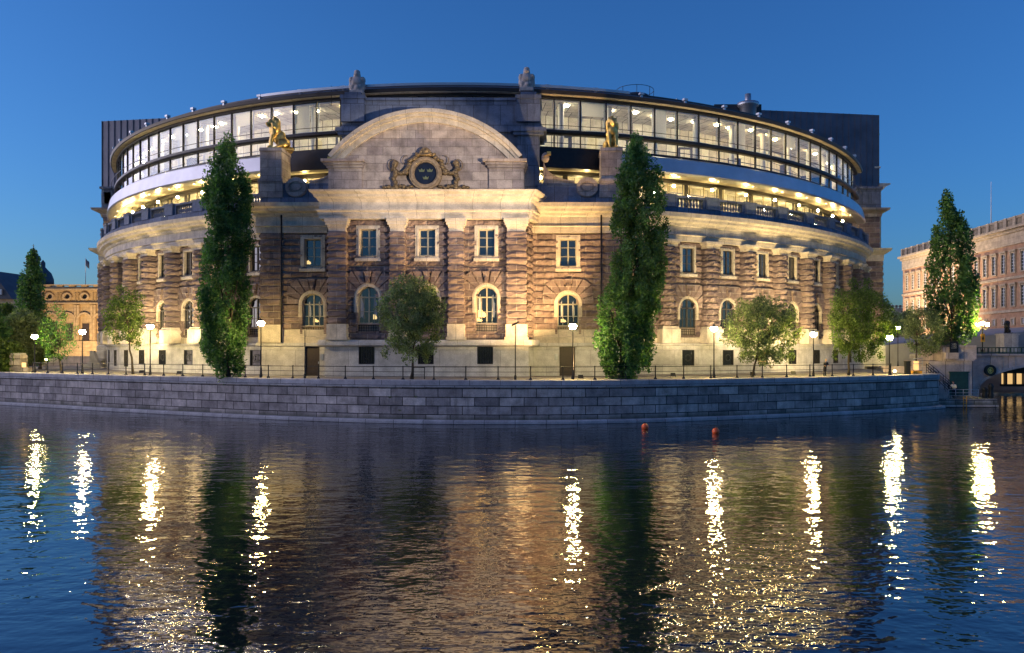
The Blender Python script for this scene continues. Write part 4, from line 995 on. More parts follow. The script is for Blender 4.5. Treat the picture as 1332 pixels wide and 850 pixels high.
# ------------------------------------------------------------------ floodlights and other light
def spot(name, loc, aim, power, col, size, blend=.5, rad=.15):
    l = bpy.data.lights.new(name, 'SPOT'); l.energy = power; l.color = col; l.spot_size = R_(size); l.spot_blend = blend; l.shadow_soft_size = rad
    o = bpy.data.objects.new(name, l); COL.objects.link(o); o.location = loc; o.rotation_euler = (Vector(aim) - Vector(loc)).to_track_quat('-Z', 'Y').to_euler()
    return o
WARM = (1, .58, .22); WARM2 = (1, .74, .40)
FL = [('floodlight', 757, .6, (-7, 69.5, 18.5), 7800, 84, 'small floodlight on the quay near the lamp of the orange-lit wing', (1, .60, .24), .35),
      ('floodlight', 902, 3.5, (18, 79, 21), 1900, 105, 'small floodlight on the paving between the conical tree and the next lamp', WARM2, .35),
      ('floodlight', 1012, 3.6, (25, 84, 22), 3300, 105, 'small floodlight on the quay beside the first drooping tree of the curved front', WARM2, .35),
      ('floodlight', 1074, 4.2, (35, 93, 22), 5600, 105, 'small floodlight on the quay beside the drooping tree by the corner', (1, .72, .32), .35),
      ('floodlight', 208, 2.0, (-46, 84, 25), 2300, 80, 'small floodlight on the quay before the columns of the left curved front', WARM2, .35),
      ('floodlight', 152, 2.5, (-60, 97, 25), 4000, 80, 'small floodlight on the quay by the thin leaning tree', (1, .72, .32), .35)]
mb = MB(); mb.box(-.2, .2, -.1, .1, .1, .38, lambda u, d, z: (u, -d + (z - .1) * .3, z)); fb = mb.mesh('housing', 'iron')
mb = MB(); mb.tube([(-.22, 0, 0), (-.22, 0, .25), (.22, 0, .25), (.22, 0, 0)], .025, 5); fk = mb.mesh('bracket', 'iron')
for nm, px, back, aim, pw, sz, lab, col, up in FL:
    x, y = on_quay(px, back)
    r = thing(nm, (x, y, PAVE), lab, 'floodlight', 'small floodlights on the quay'); ORG[r.name] = (0, 0, 0)
    for n_, me in (('housing', fb), ('bracket', fk)):
        o = bpy.data.objects.new(n_, me); COL.objects.link(o); o.parent = r
    a = Vector(aim); p = Vector((x, y, PAVE + .3)); d = (a - p).normalized()
    spot('flood_beam', p + d * .45, aim, pw, col, sz)
x, y = on_quay(670, .5); spot('pole_beam', (x, y + .3, PAVE + 4.6), (-8, 68.6, 14), 900, WARM2, 110)
spot('bank_beam', (33, 4, 5.2), (-10.8, 68.6, 20.6), 95000, (1, .80, .62), 12.6, .7, .3)
spot('bank_beam', (33, 4, 5.2), (2, 70, 15), 16000, WARM, 13, 1., .3)
# lions' spotlights, fixed on the parapets beside them
spot('lion_beam', (X(714, 70), 69.9, 24.1), (LIONX[1], 71.2, 26), 800, WARM2, 50)
spot('lion_beam', (X(434, 70), 68.3, 22.9), (LIONX[0], 71.2, 26), 1000, WARM2, 50)
mb = MB(); mb.box(-.18, .18, -.16, .16, -.1, .12, lambda u, d, z: (X(436, 70) + u, 68.4 - d, 22.85 + z)); mb.build('facade_spotlight', 'bronze', root)

# ------------------------------------------------------------------ trees
def tube_pts(p, q, n=4, wob=.15):
    p, q = Vector(p), Vector(q); out = [p.lerp(q, i / n) for i in range(n + 1)]
    for v in out[1:-1]: v += Vector((random.uniform(-wob, wob), random.uniform(-wob, wob), 0))
    return out
def tree(name, label, cat, base, trunk_top, clumps, leaf, nleaf, size, droop=.3, tr=.16, group=None, lean=0.):
    """clumps: (centre, radii); leaves gather near the clumps' outsides so that the crown keeps gaps and an uneven edge"""
    r = thing(name, base, label, cat, group)
    mb = MB(); T = tube_pts(base, trunk_top, 5, .08)
    mb.tube(T, [tr * 1.25] + [tr * (1 - .12 * k) for k in range(1, 6)], 8)
    for c, rad in clumps[::max(1, len(clumps) // 16)]:
        s = T[-1] if c[2] > T[-1].z else T[-2]
        if c[2] > T[-1].z + 1.2: s = Vector((T[-1].x + (c[0] - T[-1].x) * .1, T[-1].y, T[-1].z + (c[2] - T[-1].z) * .3))
        mb.tube(tube_pts(s, c, 3, .12), [tr * .4, tr * .28, tr * .18, .02], 5)
    top = max(c[2] for c, _ in clumps); T2 = tube_pts(T[-1], (T[-1].x, T[-1].y, T[-1].z + (top - T[-1].z) * .8), 4, .12)
    mb.tube(T2, [tr * .5, tr * .42, tr * .3, tr * .2, .02], 6)
    mb.build('trunk', 'trunk', r)
    C = np.array([c for c, _ in clumps]); RR = np.array([q for _, q in clumps]); wgt = (RR.prod(1)) ** .66; wgt /= wgt.sum()
    idx = rng.choice(len(clumps), nleaf, p=wgt)
    d = rng.normal(size=(nleaf, 3)); d /= np.linalg.norm(d, axis=1)[:, None]
    rad = rng.random(nleaf) ** .45 * 1.08
    P = C[idx] + d * rad[:, None] * RR[idx]
    # leaf quads
    a = rng.normal(size=(nleaf, 3)); a[:, 2] -= droop * 2; a /= np.linalg.norm(a, axis=1)[:, None]
    b = np.cross(a, rng.normal(size=(nleaf, 3))); b /= np.linalg.norm(b, axis=1)[:, None]
    s = size * rng.uniform(.45, 1.45, nleaf)[:, None]
    V = np.stack([P - a * s * .6, P + b * s * .33, P + a * s * .6, P - b * s * .33], 1).reshape(-1, 3) - np.array(base)
    me = bpy.data.meshes.new('crown'); me.vertices.add(len(V)); me.vertices.foreach_set('co', V.ravel())
    me.loops.add(nleaf * 4); me.loops.foreach_set('vertex_index', np.arange(nleaf * 4)); me.polygons.add(nleaf)
    me.polygons.foreach_set('loop_start', np.arange(nleaf) * 4); me.polygons.foreach_set('loop_total', np.full(nleaf, 4)); me.update(calc_edges=True)
    me.materials.append(M[leaf]); o = bpy.data.objects.new('crown', me); COL.objects.link(o); o.parent = r; ORG[o.name] = base
    return r
def columnar(base, prof, n, cr=.55, depth=1.):
    """prof: (height, left offset, right offset) outline of the crown, in metres"""
    out = []; hs = [p[0] for p in prof]
    gh = np.linspace(hs[0], hs[-1], 200); gw_ = (np.interp(gh, hs, [p[2] for p in prof]) - np.interp(gh, hs, [p[1] for p in prof])); cw = np.cumsum(gw_ + .6); cw /= cw[-1]
    for k in range(n):
        h = float(np.interp((k + .5) / n, cw, gh)) + random.uniform(-.25, .25); h = min(max(h, hs[0]), hs[-1])
        l = np.interp(h, hs, [p[1] for p in prof]); r = np.interp(h, hs, [p[2] for p in prof]); m = (l + r) / 2; w = max(.12, (r - l) / 2)
        a = random.uniform(0, 2 * PI); q = random.choice((.4, .75, .88, .97)); c = cr * random.uniform(.7, 1.15); c = min(c, w * .85 + .1)
        q2 = max(0, (w - c * .8)) * q / .85
        out.append(((base[0] + m + q2 * math.cos(a), base[1] + q2 * depth * math.sin(a), base[2] + h), (c * .85, c * .85, c * random.uniform(1.3, 2.3))))
    return out
def roundish(c, rx, ry, rz, n, cr=.6, skirts=0):
    out = []; ga = PI * (3 - math.sqrt(5)); ph = random.uniform(0, 6)
    for k in range(n):
        zz = 1 - 2 * (k + .5) / n; r = math.sqrt(1 - zz * zz); a = ga * k + ph; q = random.choice((.45, .72, .8, .88, .95)) * random.uniform(.92, 1.06)
        cc = cr * random.uniform(.6, 1.15)
        out.append(((c[0] + r * math.cos(a) * rx * q, c[1] + r * math.sin(a) * ry * q, c[2] + zz * rz * q), (cc, cc, cc * .9)))
    for k in range(skirts):
        a = random.uniform(0, 2 * PI); q = random.uniform(.35, .9)
        out.append(((c[0] + math.cos(a) * rx * q, c[1] + math.sin(a) * ry * q, c[2] - rz * random.uniform(.62, .98)), (.35, .35, .6)))
    return out
def px_prof(D, bx, pts, zb):
    return [(Z(y, D) - zb, X(l, D) - bx, X(r, D) - bx) for (y, l, r) in pts]
# the two big columnar trees before the wings
D = 67.2; bx, by = X(297, D), D
pr = px_prof(D, bx, [(484, 280, 314), (465, 267, 322), (430, 263, 325), (390, 261, 322), (340, 263, 326), (290, 266, 327), (250, 267, 325), (225, 270, 321), (205, 276, 312), (190, 291, 306)], PAVE)
cl = columnar((bx, by, PAVE), pr, 240, .66); cl += [((X(275, D), D, Z(212, D)), (.25, .25, .8)), ((X(298, D), D, Z(196, D)), (.3, .3, .8))]
tree('columnar_tree', 'tall dark columnar tree on the quay before the unlit left wing', 'tree', (bx, by, PAVE), (bx, by, PAVE + 1.6), cl, 'leafdark', 42000, .2, -.2, .2, 'tall dark columnar trees')
D = 63.2; bx, by = X(808, D), D
pr = px_prof(D, bx, [(488, 792, 828), (472, 782, 848), (450, 771, 850), (430, 773, 853), (410, 779, 856), (380, 788, 862), (350, 794, 866), (320, 800, 869), (290, 797, 868), (260, 797, 866), (235, 800, 862), (212, 806, 852), (195, 815, 842), (182, 821, 829)], PAVE)
cl = columnar((bx, by, PAVE), pr, 270, .66)
tree('columnar_tree', 'tall conical tree before the orange-lit right wing, its foot lit yellow-green', 'tree', (bx, by, PAVE), (bx, by, PAVE + 1.5), cl, 'leafdark', 50000, .2, -.2, .22, 'tall dark columnar trees')
def rtree(px, top, bot, half, D, trunk_px, base_px, label, leaf='leafgrey', n=15000, skirts=8, dx=0):
    b = (X(base_px, D), D, PAVE); c = (X(px, D), D, (Z(top, D) + Z(bot, D)) / 2); rx = half * D / F; rz = (Z(top, D) - Z(bot, D)) / 2
    cl = roundish(c, rx * .92, rx * .8, rz * .95, 62, .52 * rx / 2.6 + .12, skirts)
    tree('small_tree', label, 'tree', b, (X(trunk_px, D), D, c[2] - rz * .55), cl, leaf, n, .15, .5, .12, 'small rounded trees along the quay')
rtree(536, 352, 470, 50, 62.2, 540, 535, 'small grey-green tree before the portal, its outer side lit yellow', n=19000)
rtree(991, 376, 474, 51, 67.6, 986, 979, 'small drooping tree on the quay nearest the conical tree', n=17000, skirts=14)
rtree(1118, 362, 468, 44, 71.5, 1106, 1104, 'small drooping tree at the corner, lit bright green by the lamp', 'leafmid', 18000, 16)
rtree(1201, 393, 466, 30, 84, 1192, 1191, 'small round tree behind the quay steps beside the dark columnar tree', n=9000, skirts=4)
rtree(163, 372, 452, 27, 74.5, 168, 173, 'thin leaning tree before the left corner, lit yellow-green', 'leafmid', 7000, 4)
rtree(75, 396, 472, 26, 79, 76, 80, 'sparse small tree with a slanting dark trunk before the orange-lit building', 'leafdark', 2600, 2)
D = 88; bx = X(1238, D)
pr = px_prof(D, bx, [(446, 1216, 1262), (420, 1209, 1268), (390, 1207, 1270), (350, 1209, 1267), (320, 1211, 1262), (290, 1216, 1256), (270, 1220, 1247), (255, 1226, 1234)], 6)
tree('columnar_tree', 'dark pyramid-shaped tree beside the bridge, before the palace', 'tree', (bx, D, 5.5), (bx, D, 7.2), columnar((bx, D, 6), pr, 170, .7), 'leafdark', 20000, .26, -.1, .22, 'tall dark columnar trees')
D = 112; bx = X(40, D)
pr = px_prof(D, bx, [(470, 20, 62), (430, 18, 60), (400, 22, 58), (370, 25, 57), (350, 32, 52), (336, 36, 50), (326, 41, 47)], PAVE)
tree('columnar_tree', 'dark columnar tree standing out of the tree mass on the left, before the church dome', 'tree', (bx, D, PAVE), (bx, D, PAVE + 2), columnar((bx, D, PAVE), pr, 110, .9), 'leafdark', 12000, .32, -.1, .25, 'tall dark columnar trees')
for k, (px, tp, bt, hf, D, lab) in enumerate([(8, 392, 490, 24, 96, 'bushy dark tree at the very edge behind the end pillar'), (30, 404, 474, 26, 92, 'bushy tree around the lamp above the end pillar'),
        (52, 412, 470, 22, 95, 'bushy tree between the end pillar and the sparse small tree'), (-22, 398, 500, 30, 88, 'bushy tree overhanging the far end of the quay wall'), (5, 440, 508, 20, 84.5, 'low bush hanging over the quay wall beside the end pillar')]):
    b = (X(px, D), D, PAVE); c = (X(px, D), D, (Z(tp, D) + Z(bt, D)) / 2); rx = hf * D / F; rz = (Z(tp, D) - Z(bt, D)) / 2
    tree('bushy_tree', lab, 'tree', b, (X(px, D), D, max(PAVE + .5, c[2] - rz * .5)), roundish(c, rx, rx * .8, rz, 60, .9), ('leafmid', 'leafgrey', 'leafmid', 'leafdark', 'leafmid')[k], 11000, .27, .2, .18, 'bushy trees at the left end')
for px, tp, bt, hf, D, lab in [(1160, 408, 440, 14, 150, 'pale distant tree between the corner pier and the palace'), (1182, 404, 436, 12, 128, 'dark small tree at the foot of the palace corner')]:
    b = (X(px, D), D, 4); c = (X(px, D), D, (Z(tp, D) + Z(bt, D)) / 2); rx = hf * D / F; rz = (Z(tp, D) - Z(bt, D)) / 2
    tree('distant_tree', lab, 'tree', b, (X(px, D), D, c[2] - rz * .5), roundish(c, rx, rx, rz, 30, .9), 'leafgrey', 3500, .3, .2, .18)

# ------------------------------------------------------------------ right: steps, landing, bridge, palace
D = 84.
ab = thing('bridge_abutment', (X(1240, D), D, 0), 'weathered granite abutment wall with a dark green doorway under the bridge end', 'abutment')
xa, xb, xc = X(1222, D), X(1262, D), X(1205, 86)
mb = MB(); mb.box(X(1208, D), X(1264, D), -6, 0, -1, Z(470, D), M_line(D)); mb.box(X(1226, D), X(1267, D), -6, .15, Z(470, D), Z(467, D), M_line(D)); mb.box(X(1226, D), X(1270, D), -5, .05, Z(467, D), Z(452, D), M_line(D)); mb.box(X(1240, D), X(1269, D), -5.2, .2, Z(452, D), Z(449.5, D), M_line(D))
mb.build('wall', 'bridge', ab)
mb = MB(); mb.box(X(1235, D), X(1259, D), 0, .12, .8, Z(485, D), M_line(D)); mb.box(X(1234, D), X(1260, D), 0, .2, Z(485, D), Z(483.5, D), M_line(D)); mb.build('door', 'teal', ab)
mb = MB(); mb.box(X(1226, D), X(1243, D), 0, .5, Z(467, D), Z(459, D), M_line(D - .2)); mb.build('stone_block', 'bridge', ab)
br = thing('bridge', (X(1310, 86), 86, 2), 'stone arch bridge with a gold and black round ornament and green railing', 'bridge')
D = 86.
pts_top = []; n = 20
xs = [X(1262 + (1480 - 1262) * k / n, D) for k in range(n + 1)]
def intr(px):  # underside of the arch
    t = (px - 1273) / (1385 - 1273); return Z(508 - 34 * math.sqrt(max(0, 1 - (1 - t) ** 2)) if px < 1385 else 474, D)
px_l = [1273 + (1385 - 1273) * (k / 14) ** 1.5 for k in range(15)]
ol = [(X(1262, D), .4), (X(1273, D), .4)] + [(X(p, D), intr(p)) for p in px_l] + [(X(1500, D), Z(474, D)), (X(1500, D), Z(463, D)), (X(1262, D), Z(463, D))]
MB().prism(ol, -9, 0, M_line(D)).build('arch_wall', 'bridge', br)
MB().ring([(X(p, D), intr(p) + .28) for p in px_l], [(X(p, D), intr(p)) for p in px_l], -.1, .1, M_line(D), closed=False).build('arch_ring', 'quaycap', br)
mb = MB(); mb.box(X(1262, D), X(1500, D), -9, .25, Z(463, D), Z(460.5, D), M_line(D)); mb.build('string_course', 'bridge', br)
for px in (1304, 1320, 1337): MB().box(X(px, D), X(px + 1.3, D), 0, .05, max(2.2, intr(px) + .3), Z(463.5, D), M_line(D)).build('rib', 'quaycap', br)
om = (X(1287, D), Z(482, D)); cr_ = lambda r: [(om[0] + r * math.cos(a * PI / 12), om[1] + r * math.sin(a * PI / 12)) for a in range(24)]
o = MB().ring(cr_(.62), cr_(.36), 0, .3, M_line(D)).build('round_ornament', 'iron', br)
mb = MB(); mb.ring(cr_(.36), cr_(.27), 0, .22, M_line(D)); mb.prism([(om[0] + r * math.cos(a), om[1] + r * math.sin(a)) for a, r in [(k * PI / 5, .24 if k % 2 == 0 else .1) for k in range(10)]], 0, .2, M_line(D)); mb.build('gold_boss', 'gold', o)
MB().prism(cr_(.28), 0, .08, M_line(D)).build('boss_back', 'teal', o)
mb = MB()
for zz in (Z(452.5, D), Z(458.5, D), Z(460, D)): mb.box(X(1270, D), X(1500, D), -.05, .05, zz - .05, zz + .05, M_line(D))
for k in range(48):
    x = X(1271 + k * 4.8, D); mb.box(x - (.08 if k % 3 == 0 else .03), x + (.08 if k % 3 == 0 else .03), -.04, .04, Z(460.5, D), Z(452.5, D), M_line(D))
mb.build('railing', 'greenrail', br)
mb = MB(); mb.box(X(1262, 92), X(1500, 92), -14, 4, Z(463, D) - .6, Z(463, D) + .02, M_line(94)); mb.build('deck', 'pave', br)
# structure seen under the arch: lit windows of a landing on the far side
uu = thing('waterside_gallery', (X(1325, 104), 104, .5), 'low lit window strip under the bridge arch', 'building')
mb = MB(); mb.box(X(1306, 104), X(1420, 104), -1, 0, Z(503, 104), Z(500, 104), M_line(104)); mb.box(X(1306, 104), X(1420, 104), -1, 0, Z(486, 104), Z(470, 104), M_line(104))
for k in range(9): x = X(1309 + k * 12, 104); mb.box(x - .12, x + .12, -1, .05, Z(500, 104), Z(486, 104), M_line(104))
mb.build('frame', 'dark', uu); MB().box(X(1306, 104), X(1420, 104), -.6, -.5, Z(500, 104), Z(486, 104), M_line(104)).build('window', 'litpane_dim', uu)
me = blob_mesh('foam', 'foam', [((X(1290 + k * 6, 100) + random.uniform(-.3, .3), 100 + random.uniform(-1.5, 1), .0), (.9, 1.2, random.uniform(.15, .45)), (0, 0, k)) for k in range(18)], .12, 1)
o = bpy.data.objects.new('foam', me); COL.objects.link(o); setp(o, 'band of foaming white water under the bridge', 'foam', kind='stuff')
# landing
ld = thing('landing_stage', (X(1255, 78), 79, 0), 'low stone landing at the waterline below the bridge end', 'landing')
mb = MB(); mb.box(X(1214, 78), X(1297, 78), -6.5, 0, -1, .82, M_line(78)); mb.build('platform', 'quay', ld)
MB().box(X(1222, 78), X(1298, 78), -6.6, .15, .05, .22, M_line(78)).build('fender_board', 'bridge', ld)
mb = MB()
for zz in (.35, .62, .95): mb.tube([(X(1236, 78), 78.3, .82 + zz), (X(1275, 78), 78.3, .82 + zz)], .028, 5)
for px in (1236, 1245, 1255, 1265, 1275): mb.tube([(X(px, 78), 78.3, .82), (X(px, 78), 78.3, 1.8)], .035, 5)
mb.build('railing', 'fascia', ld)
mb = MB(); x = X(1255, 77.8)
for s_ in (-.16, .16): mb.tube([(x + s_, 77.75, -.3), (x + s_, 77.75, 1.1)], .035, 5)
for k in range(5): mb.tube([(x - .16, 77.75, -.1 + k * .25), (x + .16, 77.75, -.1 + k * .25)], .025, 5)
o = mb.build('ladder', 'yellowsign', ld)
for k, px in enumerate((1281, 1289)):
    mb = MB(); h = 1.1 if k == 0 else 1.5; mb.lathe((X(px, 80), 80, .82), [(.25, 0), (.28, .3), (.22, .5), (.24, h * .7), (.3, h * .8), (.12, h)], 10)
    o = mb.build('bollard', 'iron'); setp(o, ('shorter' if k == 0 else 'taller') + ' dark mooring post at the end of the landing stage', 'bollard', 'mooring posts')
# steps down from quay to landing
st = thing('quay_steps', (X(1212, 78), 79, .8), 'stone steps with slanting black handrails down to the landing stage', 'steps')
mb = MB(); ns = 14
for k in range(ns):
    x0 = X(1203, 79) + k * (X(1240, 79) - X(1203, 79)) / ns; x1 = x0 + (X(1240, 79) - X(1203, 79)) / ns + .01; z1 = PAVE - (PAVE - .82) * (k + .5) / ns
    mb.box(x0, x1, -3.2, 0, -.5, z1, M_line(79))
mb.build('treads', 'bridge', st)
for kk, (pa, pb, D2) in enumerate(((1205, 1240, 78.7), (1208, 1246, 82.0))):
    mb = MB()
    for q in (.95, .65, .35):
        mb.tube([(X(pa, D2), D2, PAVE + q), (X(pb, D2), D2, .85 + q)], .035, 5)
    for t in np.linspace(0, 1, 7): mb.tube([(X(pa + (pb - pa) * t, D2), D2, PAVE + (.85 - PAVE) * t), (X(pa + (pb - pa) * t, D2), D2, PAVE + .95 + (.85 - PAVE) * t)], .035, 5)
    mb.build('handrail', 'iron', st)
# kit at the quay end
D = 76.5
kb = thing('kiosk_box', (X(1192, D), D, PAVE), 'small pale lit service cabinet on a yellow stone base at the quay end', 'cabinet')
MB().box(X(1188, D), X(1199, D), -.6, .1, PAVE - .6, PAVE + .3, M_line(D)).build('base', 'yellowsign', kb)
MB().box(X(1189.5, D), X(1195, D), -.35, 0, PAVE + .3, PAVE + 1.25, M_line(D)).build('cabinet', 'litpane_dim', kb)
mb = MB()
for zz in (.35, 1.0, 1.5): mb.tube([(X(1187, D), D - .15, PAVE + zz), (X(1199, D), D - .15, PAVE + zz)], .03, 5)
for px in (1187, 1199): mb.tube([(X(px, D), D - .15, PAVE + .3), (X(px, D), D - .15, PAVE + 1.5)], .03, 5)
mb.build('guard_rail', 'fascia', kb)
o = MB().box(X(1178, 75.2), X(1184, 75.2), -.3, .1, PAVE, PAVE + 1.2, M_line(75.2)).box(X(1177.6, 75.2), X(1184.4, 75.2), -.34, .14, PAVE + 1.2, PAVE + 1.28, M_line(75.2)).build('litter_bin', 'iron'); setp(o, 'dark litter bin between the end lamp and the pale cabinet', 'bin')
o = MB().box(X(1168, D), X(1228, D), -.5, 0, PAVE - .004, PAVE + .55, M_line(D + 3)).box(X(1166, D), X(1229, D), -.55, .05, PAVE + .55, PAVE + .67, M_line(D + 3)).build('low_wall', 'bridge'); setp(o, 'low granite wall at the head of the quay steps', 'wall')
D = 85
sg = thing('notice_board', (X(1233, D), D - 1.2, Z(461, D)), 'dark notice board with pale curly writing before the pyramid-shaped tree', 'notice board')
MB().box(X(1228, D), X(1239, D), 0, .08, Z(461, D), Z(444.5, D), M_line(D - 1.2)).build('board', 'iron', sg)
mb = MB()
for j, yy in enumerate((448, 450.5, 453)):
    pts = [(X(1230 + t * 6.5, D), D - 1.3, Z(yy, D) + .06 * math.sin(t * 25 + j)) for t in np.linspace(0, 1, 24)]; mb.tube(pts, .015, 4)
mb.build('writing', 'whitecloth', sg)
D = 86.5
gt = thing('iron_fence', (X(1238, D), D, Z(449, D)), 'dark iron fence of upright bars under the pyramid-shaped tree', 'fence')
mb = MB()
for k in range(16): x = X(1222 + k * 1.5, D); mb.box(x - .025, x + .025, -.025, .025, Z(450, D), Z(431, D), M_line(D))
for yy in (448, 434): mb.box(X(1221, D), X(1246, D), -.03, .03, Z(yy, D), Z(yy, D) + .06, M_line(D))
mb.build('bars', 'iron', gt)
# triple lamp on the bridge
D = 86.6; x0 = X(1278, D)
tl = thing('bridge_lamp', (x0, D, Z(461, D)), 'branched bridge lamp with bright globes and a yellow sign', 'street lamp')
mb = MB(); zb = Z(461, D); zt = Z(423, D); mb.lathe((x0, D, 0), [(.16, zb), (.16, zb + .4), (.07, zb + .6), (.06, zt - .3), (.1, zt - .2), (.04, zt)], 8)
for s_ in (-1, 1): mb.tube([(x0, D, zt - .4), (x0 + s_ * .45, D, zt - .55), (x0 + s_ * .55, D, zt - .15)], .035, 5)
mb.build('pole', 'iron', tl)
for dx, dz in ((-.55, 0.05), (.55, .05), (0, .2)):
    mb = MB(); mb.lathe((x0 + dx, D, zt + dz), [(0, -.2), (.15, -.14), (.2, 0), (.15, .14), (0, .2)], 10); mb.build('globe', 'globe', tl)
sgn = MB().box(x0 - .26, x0 + .2, 0, .06, Z(445, D), Z(434.5, D), M_line(D - .1)).build('sign', 'yellowsign', tl)
MB().prism([(x0 - .1, Z(443, D)), (x0 - .1, Z(441.5, D)), (x0 - .16, Z(440.5, D)), (x0 - .03, Z(436.5, D)), (x0 + .08, Z(440.5, D)), (x0 + .02, Z(441.5, D)), (x0 + .02, Z(443, D))], .06, .08, M_line(D - .1)).build('symbol', 'iron', sgn)
for px, py in ((1193, 431), (1168, 0),):
    pass

# palace: a long wall running away from the viewer, facing left
pa = thing('palace', (82, 160, 4), 'long brown and cream palace with rows of tall windows and roof balustrade', 'palace')
PXW = 82.; D0, D1 = 118., 184.5
pm = lambda u, d, z: (PXW - d, u, z)             # u = depth (metres away), d = out toward the river
zc_ = 5.84 + 22.2
mb = MB(); mb.box(D0, D1, -14, 0, 4, zc_ - 3.2, lambda u, d, z: pm(u, d, z), nu=1); mb.build('wall', 'brick', pa)
mb = MB(); mb.box(D0, D1, -14, .25, zc_ - 3.2, zc_ - 1.0, pm); mb.box(D0 - .4, D1 + .4, -14, 1.2, zc_ - .45, zc_, pm); mb.box(D0 - .2, D1 + .2, -14, .6, zc_ - 1.0, zc_ - .45, pm); mb.build('cornice', 'palace', pa)
mb = MB(); k = 0; y = D0
while y < D1 - .5:
    mb.box(y, y + .9, -.5, .3, zc_, zc_ + 1.9, pm); mb.box(y + .9, y + 2.9, -.3, .1, zc_, zc_ + .35, pm); mb.box(y + .9, y + 2.9, -.35, .15, zc_ + 1.5, zc_ + 1.9, pm)
    for j in range(6): mb.box(y + 1.05 + j * .3, y + 1.2 + j * .3, -.2, 0, zc_ + .35, zc_ + 1.5, pm)
    y += 2.9
mb.box(D1 - .3, D1 + .5, -.5, .3, zc_, zc_ + 1.9, pm); mb.build('roof_balustrade', 'palace', pa)
for zz in (zc_ - 9.4, zc_ - 15.4): MB().box(D0, D1, 0, .28, zz, zz + .45, pm).build('string_course', 'palace', pa)
# x at image column c: depth = PXW*1000/(c-730); windows every 3.05 m
def pal_win(h, w, pediment):
    f = MB(); f.ring(rect(-w / 2 - .22, w / 2 + .22, -.22, h + .25), rect(-w / 2, w / 2, 0, h), -.1, .22)
    if pediment: f.box(-w / 2 - .45, w / 2 + .45, -.1, .45, h + .3, h + .62); f.box(-w / 2 - .35, -w / 2 - .05, -.1, .3, h - .25, h + .3); f.box(w / 2 + .05, w / 2 + .35, -.1, .3, h - .25, h + .3)
    g = MB(); g.box(-w / 2, w / 2, 0.0, .04, 0, h)
    s = MB()
    for q in range(1, 6): s.box(-w / 2, w / 2, .04, .08, h * q / 6, h * q / 6 + .05)
    s.box(-.04, .04, .04, .09, 0, h)
    return [('window', f.mesh('window', 'palace')), ('pane', g.mesh('pane', 'pane')), ('glazing_bars', s.mesh('glazing_bars', 'whitecloth'))]
PW1 = pal_win(3.4, 1.15, True); PW2 = pal_win(3.5, 1.15, True); PW3 = pal_win(.95, .8, False); PW4 = pal_win(2.9, 1.15, True)
nw = 0; y = D0 + 3.
while y < D1 - 1.5:
    for kind, zz in ((PW1, zc_ - 8.1), (PW2, zc_ - 14.2), (PW3, zc_ - 17.6), (PW4, zc_ - 22.6)):
        p = inst('window', kind[0][1], pa, (PXW, y, zz), -PI / 2)
        for n_, me in kind[1:]:
            q = bpy.data.objects.new(n_, me); COL.objects.link(q); q.parent = p
    y += 3.05
mb = MB(); mb.tube([(PXW + 3, 152, zc_), (PXW + 3, 152, zc_ + 11)], [.12, .04], 6); o = mb.build('flagpole', 'whitecloth'); setp(o, 'bare white flagpole on the palace roof', 'flagpole')
for yy in (125, 137, 149, 161, 173): spot('palace_beam', (PXW - 13, yy, 6), (PXW, yy, 19), 19000, (1, .76, .48), 110, .8)
# slope and terrace wall below the palace
mb = MB()
mb.v = [(44, 112, 6.2), (82, 112, 9.8), (82, 150, 9.8), (44, 150, 6.2), (44, 112, -1), (82, 112, -1)]; mb.face((0, 1, 2, 3), [(0, 0), (38, 0), (38, 38), (0, 38)]); mb.face((4, 5, 1, 0), [(0, 0), (38, 0), (38, 9), (0, 7)])
o = mb.build('palace_ramp', 'cover'); setp(o, 'pale stone ramp rising to the palace', 'ramp')
D = 108.
ls = thing('distant_lion', (X(1310, D), D, Z(434, D)), 'dark lion sculpture on a pale pedestal in front of the palace', 'statue'); ORG[ls.name] = (0, 0, 0)
lm2 = lm.copy(); lm2.materials.clear(); lm2.materials.append(M['iron'])
o = bpy.data.objects.new('body', lm2); COL.objects.link(o); o.parent = ls; o.scale = (.62, .62, .62); o.rotation_euler.z = R_(-40)
mb = MB(); mb.box(-1.0, 1.0, -1, 1, -3.5, -.25, lambda u, d, z: (u, -d, z)); mb.box(-1.15, 1.15, -1.1, 1.1, -.25, .0, lambda u, d, z: (u, -d, z)); o = bpy.data.objects.new('pedestal', mb.mesh('pedestal', 'quaycap')); COL.objects.link(o); o.parent = ls
# pale block far beyond, between the pier and the palace
fb_ = thing('distant_building', (X(1164, 260), 260, 4), 'distant pale stone building with small roof posts beyond the corner pier', 'building')
MB().box(X(1148, 260), X(1178, 260), -10, 0, 3, Z(401, 260), M_line(260)).build('wall', 'palace', fb_)
mb = MB()
for k in range(6): x = X(1150 + k * 5, 260); mb.box(x, x + .7, -.5, 0, Z(401, 260), Z(397, 260), M_line(260))
mb.box(X(1148, 260), X(1178, 260), -.5, 0, Z(399, 260), Z(398, 260), M_line(260)); mb.build('roof_balustrade', 'palace', fb_)

